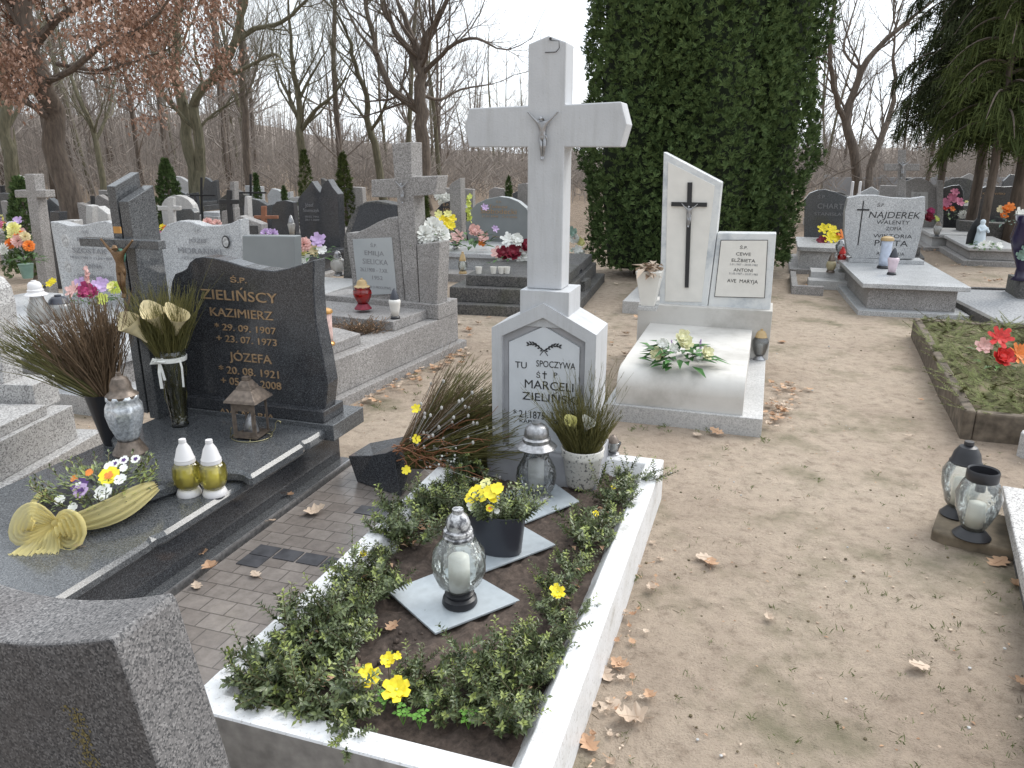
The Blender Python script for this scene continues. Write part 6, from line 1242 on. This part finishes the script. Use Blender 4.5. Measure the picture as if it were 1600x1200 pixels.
# the wood beyond: too dense to count
b = MB(); rr = random.Random(9)
def topw(px): return (6.5 if px < 330 else 6.5 - (px - 330) / 170 * 3.2 if px < 500 else 3.3 - (px - 500) / 300 * 1.9 if px < 800 else 1.4 if px < 1250 else 2.0)
for i in range(7400):
    px = rr.uniform(-160, 1760); D = rr.uniform(25, 80) if i % 3 else rr.uniform(26, 42); w_ = YP(px, 300, D); h = (topw(px) * rr.uniform(.45, 1.25) * D / 62 + .6) if i % 3 else rr.uniform(.3, 1.2); x, y = w_.x, w_.y; wd = rr.uniform(.012, .04) * D / 60 if i % 3 else .008
    z0 = 0; lean = rr.gauss(0, .35)
    b.add([(x - wd, y, z0), (x + wd, y, z0), (x + wd * .4 + lean, y + .02, h), (x - wd * .4 + lean, y + .02, h), (x, y + wd, z0), (x + lean, y + wd, h)], [(0, 1, 2, 3), (1, 4, 5, 2), (4, 0, 3, 5)])
    for q in range(5):
        z = h * rr.uniform(.2, 1); f = z / h; a = rr.uniform(-1, 1); L_ = rr.uniform(.3, 1.1); xx = x + lean * f; b.add([(xx, y, z), (xx, y, z + .035), (xx + a * L_, y + rr.uniform(-.6, .6), z + L_ * rr.uniform(.3, 1))], [(0, 1, 2)])
tag(b.build('far_wood', M_far), kind='stuff')
hl = MB(); n = 80
hl.add([(-90 + 180 * i / n, 84 + 4 * math.sin(i), z) for z in (0, 1) for i in range(n + 1)], [(i, i + 1, n + 2 + i, n + 1 + i) for i in range(n)])
hb = MB(); vs = []
for j in range(9):
    for i in range(121):
        x = -95 + 190 * i / 120; px = 800 + x / 88 * 1256; hh = topw(px) * .95 * 88 / 62 + noise.noise(Vector((i * .35, 3, 0))) * 1.2 + noise.noise(Vector((i * 1.3, 7, 0))) * .7; a = j / 8 * PI / 2; vs.append((x, 88 + 6 * (1 - math.cos(a)) , max(.5, hh * .62) * math.sin(a)))
hb.add(vs, [(j * 121 + i, j * 121 + i + 1, (j + 1) * 121 + i + 1, (j + 1) * 121 + i) for j in range(8) for i in range(120)])
def _bk(m, t_, b_):
    co = tcoord(t_); mpn = nd(t_, 'ShaderNodeMapping'); mpn.inputs['Scale'].default_value = (3, .3, .35); t_.links.new(co, mpn.inputs[0]); n_ = noise_tex(t_, 1., 8, .75, mpn.outputs[0])
    r = ramp(t_, n_.outputs[0], [(.3, (.15, .125, .11)), (.7, (.33, .28, .24))]); t_.links.new(r.outputs[0], b_.inputs['Base Color']); b_.inputs['Roughness'].default_value = 1
tag(hb.build('wooded_rise', mat('wooded_rise', _bk), smooth=True), kind='structure')

# ------------------------------------------------------------------ thuja
def spray(mb, p, o, s_, rr):
    """flat fan of scale leaves pointing outwards and up"""
    o = Vector(o).normalized(); up = Vector((0, 0, 1)); d = (o * .55 + up * rr.uniform(.3, 1.1) + Vector((rr.gauss(0, .3), rr.gauss(0, .3), 0))).normalized(); sd = d.cross(o + Vector((rr.gauss(0, .5), rr.gauss(0, .5), 0)))
    sd = sd.normalized() if sd.length > .05 else Vector((1, 0, 0)); n_ = sd.cross(d)
    for k_ in range(5):
        a = (k_ - 2) * .42 + rr.gauss(0, .08); dd = (d * math.cos(a) + sd * math.sin(a)); L_ = s_ * rr.uniform(.7, 1.1) * (1 - .12 * abs(k_ - 2)); w = n_.cross(dd).normalized() * s_ * .10
        q = p + dd * L_ * .55 + n_ * rr.uniform(-.1, .1) * s_; mb.add([p, q - w, p + dd * L_ - up * s_ * .1, q + w], [(0, 1, 2, 3)])
def prof_r(u): return (.74 + .26 * min(1, u / .25)) if u < .25 else 1 - .05 * (u - .25) if u < .55 else .985 - .9 * (u - .55) ** 1.5
def column(label, px, D, r, H, n, seed, name='thuja_tree', m=M_thuja, ss=.09, base=.12, dark=M_thujad, group=None, ry=1.):
    rr = random.Random(seed); w_ = YP(px, 400, D); t = thing(name, label, 'tree', (w_.x, w_.y, 0), 0, group)
    MB().lathe([(r * .16, -.1), (r * .12, .5), (r * .08, H * .6), (.01, H * .9)], 8).build('trunk', M_bark, t, True)
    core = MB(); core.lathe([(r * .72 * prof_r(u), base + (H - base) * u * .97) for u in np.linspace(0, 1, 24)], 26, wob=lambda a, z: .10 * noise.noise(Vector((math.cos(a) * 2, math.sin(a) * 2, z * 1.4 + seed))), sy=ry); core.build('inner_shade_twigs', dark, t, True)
    b = MB()
    for i in range(n):
        u = rr.random() ** .9; a = rr.uniform(0, 2 * PI); z = base + (H - base) * u
        lump = .20 * noise.noise(Vector((math.cos(a) * 2.6 + seed, math.sin(a) * 2.6, z * 1.5))) + .12 * noise.noise(Vector((math.cos(a) * 7, math.sin(a) * 7 + seed, z * 4)))
        q = r * prof_r(u) * (.80 + rr.random() ** .6 * .20 + lump); o = Vector((math.cos(a), math.sin(a) * ry, 0)); spray(b, Vector((o.x * q, o.y * q, z)), o + Vector((0, 0, .15)), ss * rr.uniform(.6, 1.25), rr)
    b.build('crown', m, t); return t
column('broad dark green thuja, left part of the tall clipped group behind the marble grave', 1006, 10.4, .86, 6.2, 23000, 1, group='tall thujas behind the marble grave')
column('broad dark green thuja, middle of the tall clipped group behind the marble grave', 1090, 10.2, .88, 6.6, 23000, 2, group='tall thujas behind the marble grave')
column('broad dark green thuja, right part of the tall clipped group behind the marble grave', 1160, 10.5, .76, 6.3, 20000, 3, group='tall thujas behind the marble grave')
def bush(label, px, D, wpx, ytop, seed, m=M_thuja, name='conifer_shrub', n=700):
    r = wpx * 1.35 * D / 1256 / 2; H = YP(px, ytop, D).z; rr = random.Random(seed); w_ = YP(px, 400, D); t = thing(name, label, 'shrub', (w_.x, w_.y, 0), 0)
    MB().lathe([(r * .12, -.1), (r * .1, .3), (.01, H * .9)], 6).build('trunk', M_bark, t); b = MB()
    for i in range(n):
        u = rr.random(); a = rr.uniform(0, 2 * PI); q = r * (1.02 - u) ** .75 * rr.uniform(.6, 1.1); spray(b, Vector((math.cos(a) * q, math.sin(a) * q, .05 + H * u)), (math.cos(a), math.sin(a), .3), .11 * rr.uniform(.7, 1.3) * max(.7, r), rr)
    b.build('crown', m, t); return t
bush('pointed dark yew shrub above the little white marble cross', 276, 14, 46, 255, 5, n=1500)
bush('rounded dark shrub behind the leaning pale cross', 50, 10, 60, 285, 6, n=1200)
bush('narrow green cypress right of the thin iron crosses', 411, 16, 12, 276, 7, n=400)
bush('young spruce sapling behind the twin peaked black stone', 487, 15, 30, 240, 8, M_spruceg, n=500)
bush('loose green spruce right of the twin peaked black stone', 545, 14, 34, 245, 9, M_spruceg, n=900)
bush('small dark cypress left of the white cross shaft', 795, 17, 12, 281, 10, n=350)
bush('yellow green cypress just right of the concrete cross shaft', 664, 10.5, 26, 300, 11, M_spruceg, n=600)
bush('small low green shrub between the iron cross and the black stone', 452, 16, 12, 297, 12, n=300)

# ------------------------------------------------------------------ drooping spruces at the right
def spruce(label, px, D, wtr, r, H, zlow, seed, m, n=46, sky_=0):
    rr = random.Random(seed); w_ = YP(px, 300, D); t = thing('spruce_tree', label, 'tree', (w_.x, w_.y, 0), 0, 'old spruces at the right'); wt = wtr * .62 * D / 1256 / 2
    MB().tube([(0, 0, -.1), (0.02, 0, 1.2), (-.02, 0, 3), (0, 0, H)], [wt * 1.15, wt, wt * .85, .02], 10).build('trunk', M_bark, t, True)
    b = MB(); bb = MB()
    for i in range(n):
        z = zlow + (H - zlow) * (i / n) ** 1.1; a = i * 2.4 + rr.gauss(0, .3); L_ = r * (1 - .6 * (z - zlow) / (H - zlow)) * rr.uniform(.7, 1.1); o = Vector((math.cos(a), math.sin(a), 0)); p0 = Vector((0, 0, z)); pts = [p0 + o * L_ * u + Vector((0, 0, .25 * L_ * math.sin(u * 2.2) - .55 * L_ * u * u)) for u in np.linspace(0, 1, 8)]
        bb.tube(pts, [.03 * (1 - .8 * u) for u in np.linspace(0, 1, 8)], 4, False); sd = Vector((-o.y, o.x, 0))
        for k_ in range(int(230 * L_ / 1.5)):
            u = rr.uniform(.12, 1); j = min(6, int(u * 7)); pp = pts[j].lerp(pts[j + 1], u * 7 - j) + sd * rr.gauss(0, .20 * L_ * .5); hang = rr.uniform(.12, .42); bb_ = pp + Vector((rr.gauss(0, .05), rr.gauss(0, .05), -hang)) + o * rr.uniform(0, .12)
            w = rr.uniform(.007, .015); nrm = Vector((rr.gauss(0, 1), rr.gauss(0, 1), 0)).normalized() * w; mid = pp.lerp(bb_, .5)
            b.add([pp, mid - nrm, bb_, mid + nrm], [(0, 1, 2, 3)]); 
            for q in range(3):
                f = rr.random(); c = pp.lerp(bb_, f); e = c + Vector((rr.gauss(0, .07), rr.gauss(0, .07), -.05)); b.add([c, e + Vector((0, 0, .014)), e], [(0, 1, 2)])
    bb.build('branches', M_bark, t); b.build('crown', m, t); return t
spruce('dark drooping spruce whose trunk bears a white notice', 1466, 15, 17, 1.15, 8, 2.2, 1, M_spruce, 84)
spruce('dark drooping spruce behind the black headstones at right', 1524, 14, 24, 1.4, 8, 2.3, 2, M_spruce, 84)
spruce('yellow green drooping conifer near the right edge', 1545, 12.6, 20, 1.0, 7, 1.75, 3, M_spruceg, 84)
spruce('thick trunked dark spruce at the right edge', 1592, 13.2, 36, 1.5, 8, 2.3, 4, M_spruce, 84)
w_ = YP(1459, 250, 14.8); t = tag(MB().box(-.06, .06, -.004, .004, -.05, .05).build('tree_notice', M_whitepl), 'small white notice fixed to the spruce trunk', 'notice'); t.location = (w_.x, w_.y, w_.z)
# ------------------------------------------------------------------ fallen leaves, twigs, grass
def oak_leaf(mb, L, curl, rr):
    n = 12; out = []
    for i in range(n + 1):
        u = i / n; w = L * .34 * math.sin(PI * min(1, u * 1.02)) ** .7 * (1 + .38 * math.cos(u * 22)) + .001; out.append((u * L, w))
    vs = []
    for (x, w) in out:
        zc = curl * L * ((x / L - .5) ** 2 * 1.6); roll = curl * .9
        vs += [(x, -w, zc + roll * w * rr.uniform(.5, 1)), (x, 0, zc + .001), (x, w, zc + roll * w * rr.uniform(.4, 1))]
    mb.add(vs, [f for i in range(n) for f in ((3 * i, 3 * i + 3, 3 * i + 4, 3 * i + 1), (3 * i + 1, 3 * i + 4, 3 * i + 5, 3 * i + 2))])
    mb.tube([(-.02, 0, .002), (0, 0, .001), (L * .9, 0, curl * L * .25 + .002)], [.0012, .001, .0005], 3, False)
leafspots = [(1112, 874, 0, .07, .2, 1, 'pale leaf half way down the sandy path'), (1110, 890, 0, .075, .6, 0, 'curled tan leaf just below the pale path leaf'), (968, 1097, 0, .09, .15, 1, 'large flat pale oak leaf near the kerb, bottom centre'), (1012, 1125, 0, .10, .95, 1, 'rolled up pinkish leaf at the bottom of the path'), (1452, 1045, 0, .07, .15, 1, 'flat pale oak leaf at the lower right'), (1572, 875, 0, .10, .25, 0, 'orange brown oak leaf at the right edge below the lanterns'), (1198, 962, 0, .045, .8, 1, 'small curled leaf in the middle of the path'), (955, 1035, 0, .07, .5, 0, 'orange leaf touching the kerb at lower centre'), (940, 1045, 0, .07, .6, 1, 'brown leaf squeezed against the right kerb'), (1010, 1085, 0, .05, .7, 0, 'small rust leaf right of the large pale one'), (910, 1155, 0, .07, .6, 0, 'rust leaf at the bottom beside the kerb corner'), (1014, 917, 0, .05, .8, 1, 'crumpled pale leaf on the sand right of the kerb'),
    (475, 805, .016, .10, .5, 1, 'long tan leaf across the metal edge of the pavers'), (325, 882, .035, .075, .6, 0, 'curled brown leaf on the dark plinth ledge'), (305, 868, .035, .05, .6, 0, 'smaller brown leaf above the curled one on the ledge'), (405, 903, .016, .05, .3, 1, 'pale leaf lying alone on the pavers'), (420, 815, .035, .035, .4, 1, 'tiny leaf on the dark ledge'), (455, 771, .035, .04, .4, 0, 'tiny yellow leaf higher on the dark ledge'), (305, 912, .016, .05, .5, 1, 'small pale leaf on the pavers by the rough headstone'), (128, 855, .256, .03, .5, 1, 'tiny leaf on the granite slab below the yellow bow'),
    (672, 822, SZ + .01, .06, .5, 0, 'orange leaf on the soil left of the oval planter'), (592, 908, SZ + .01, .05, .5, 0, 'brown leaf on the soil left of the front tile'), (842, 912, SZ + .01, .045, .5, 0, 'small leaf on the soil between tile and right row'), (645, 832, SZ + .012, .05, .5, 1, 'pale leaf leaning in the left boxwood row'), (620, 985 - 10, SZ + .01, .05, .6, 0, 'rust leaf at the inner edge of the front boxwood'),
    (985, 518 + 5, 0, .09, .5, 1, 'pale leaf on the sand left of the marble grave'), (1130, 681, 0, .09, .3, 0, 'brown oak leaf at the front right foot of the marble slab'), (1083, 679, 0, .06, .3, 1, 'pale leaf at the front foot of the marble slab'), (1440, 625, 0, .05, .4, 0, 'dark leaf by the mossy kerb'), (1425, 682, 0, .04, .4, 1, 'tiny pale leaf in front of the mossy kerb'), (1585, 1065, 0, .06, .7, 0, 'dark curled leaf at the lower right edge'), (1590, 912, 0, .06, .6, 0, 'dark leaf under the terrazzo slab edge')]
rr = random.Random(4)
for px, py, z, L_, cu, pale, lb in leafspots:
    w_ = GP(px, py, z); o = MB(); oak_leaf(o, L_, cu, rr); ob = o.build('fallen_leaf', M_dryp if pale else M_dry); ob.location = (w_.x, w_.y, z + (.006 if z == 0 else .003)); ob.rotation_euler = (rr.gauss(0, .12), rr.gauss(0, .12), rr.uniform(0, 6.28)); tag(ob, lb, 'leaf', 'fallen leaves')
b = MB(); b2 = MB()
def litter(mb, cx, cy, sx, sy, n, L0=.035):
    for i in range(n):
        x, y = rr.gauss(cx, sx), rr.gauss(cy, sy); t_ = MB(); oak_leaf(t_, L0 * rr.uniform(.6, 1.8), rr.uniform(.2, 1), rr); a = rr.uniform(0, 6.28); ca, sa = math.cos(a), math.sin(a); tl = rr.gauss(0, .3)
        mb.use(M_dry if rr.random() < .5 else M_dryp).add([(x + vx * ca - vy * sa, y + vx * sa + vy * ca, .006 + vz + vx * tl * .3 + abs(tl) * .01) for vx, vy, vz in t_.v], t_.f)
for i in range(11):                                # along the concrete grave
    w_ = S.w(.06, -.2 - i * .16); litter(b, w_.x, w_.y, .06, .06, 8)
for i in range(8): w_ = G.w(1.48 + .02 * i, 3.25 + .13 * i); litter(b, w_.x, w_.y, .05, .08, 9)
for i in range(14): w_ = G.w(1.03, .2 + i * .1); litter(b, w_.x, w_.y, .03, .06, 3, .018)
for i in range(26): w_ = Vector((rr.uniform(-4, 7), rr.uniform(6, 16), 0)); litter(b, w_.x, w_.y, .5, .5, 14, .05)
tag(b.build('leaf_litter'), kind='stuff')
b = MB()
for i in range(3800):                              # grit, crumbs and twiglets on the sand
    y = .9 + 7 * rr.random() ** 1.5; x = rr.uniform(-.9 * y, .9 * y); lw = G.loc(Vector((x, y, 0)))
    if -1.7 < lw.x < 1.0 and -.5 < lw.y < 2.05: continue
    k_ = rr.random(); z = gz(x, y)
    if k_ < .45: 
        r_ = rr.uniform(.0015, .0058) * (1 + y * .12); b.use(M_concl if rr.random() < .15 else M_twig if rr.random() < .5 else M_dryp).ball((x, y, z + r_ * .3), r_, 6, .6)
    elif k_ < .75: a = rr.uniform(0, 6.28); l = rr.uniform(.006, .035); b.use(M_twig).tube([(x, y, z + .002), (x + math.cos(a) * l, y + math.sin(a) * l, z + .004)], .0009, 3, False)
    else: a = rr.uniform(0, 6.28); b.use(M_dry if rr.random() < .6 else M_dryp).leaf((x, y, z + .003), (math.cos(a), math.sin(a), .2), (0, 0, 1), rr.uniform(.006, .018), .008, .3, .2)
tag(b.build('ground_debris'), kind='stuff')
b = MB()
def tuft(x, y, n, h):
    for i in range(n):
        a = rr.uniform(0, 6.28); d = Vector((math.cos(a), math.sin(a), rr.uniform(.8, 2.5))).normalized(); s_ = Vector((-d.y, d.x, 0)).normalized() * .0012; p = Vector((x + rr.gauss(0, .008), y + rr.gauss(0, .008), 0)); l = h * rr.uniform(.5, 1.2); b.add([p - s_, p + s_, p + d * l * .6 + s_ * .7, p + d * l + Vector((math.cos(a), math.sin(a), -.4)) * l * .25, p + d * l * .6 - s_ * .7], [(0, 1, 2, 3, 4)])
for i in range(420):
    px, py = rr.uniform(900, 1640), rr.uniform(700, 1210)
    if rr.random() > .25 + .75 * max(0, (px - 1000) / 600) ** 1.2: continue
    w_ = GP(px, py); l_ = G.loc(w_)
    if l_.x < 1.03: continue
    tuft(w_.x, w_.y, rr.randint(2, 7), rr.uniform(.008, .026))
for px, py in [(655, 590), (645, 615), (715, 540), (1000, 672), (1190, 690), (1040, 668), (1100, 672), (600, 640), (985, 905), (1475, 500), (1465, 510)]:
    for _ in range(4): w_ = GP(px + rr.gauss(0, 8), py + rr.gauss(0, 3)); tuft(w_.x, w_.y, 7, .026)
tag(b.build('grass', leafm('thin_grass', (.08, .11, .03), (.2, .24, .09), 20, .7)), kind='stuff')
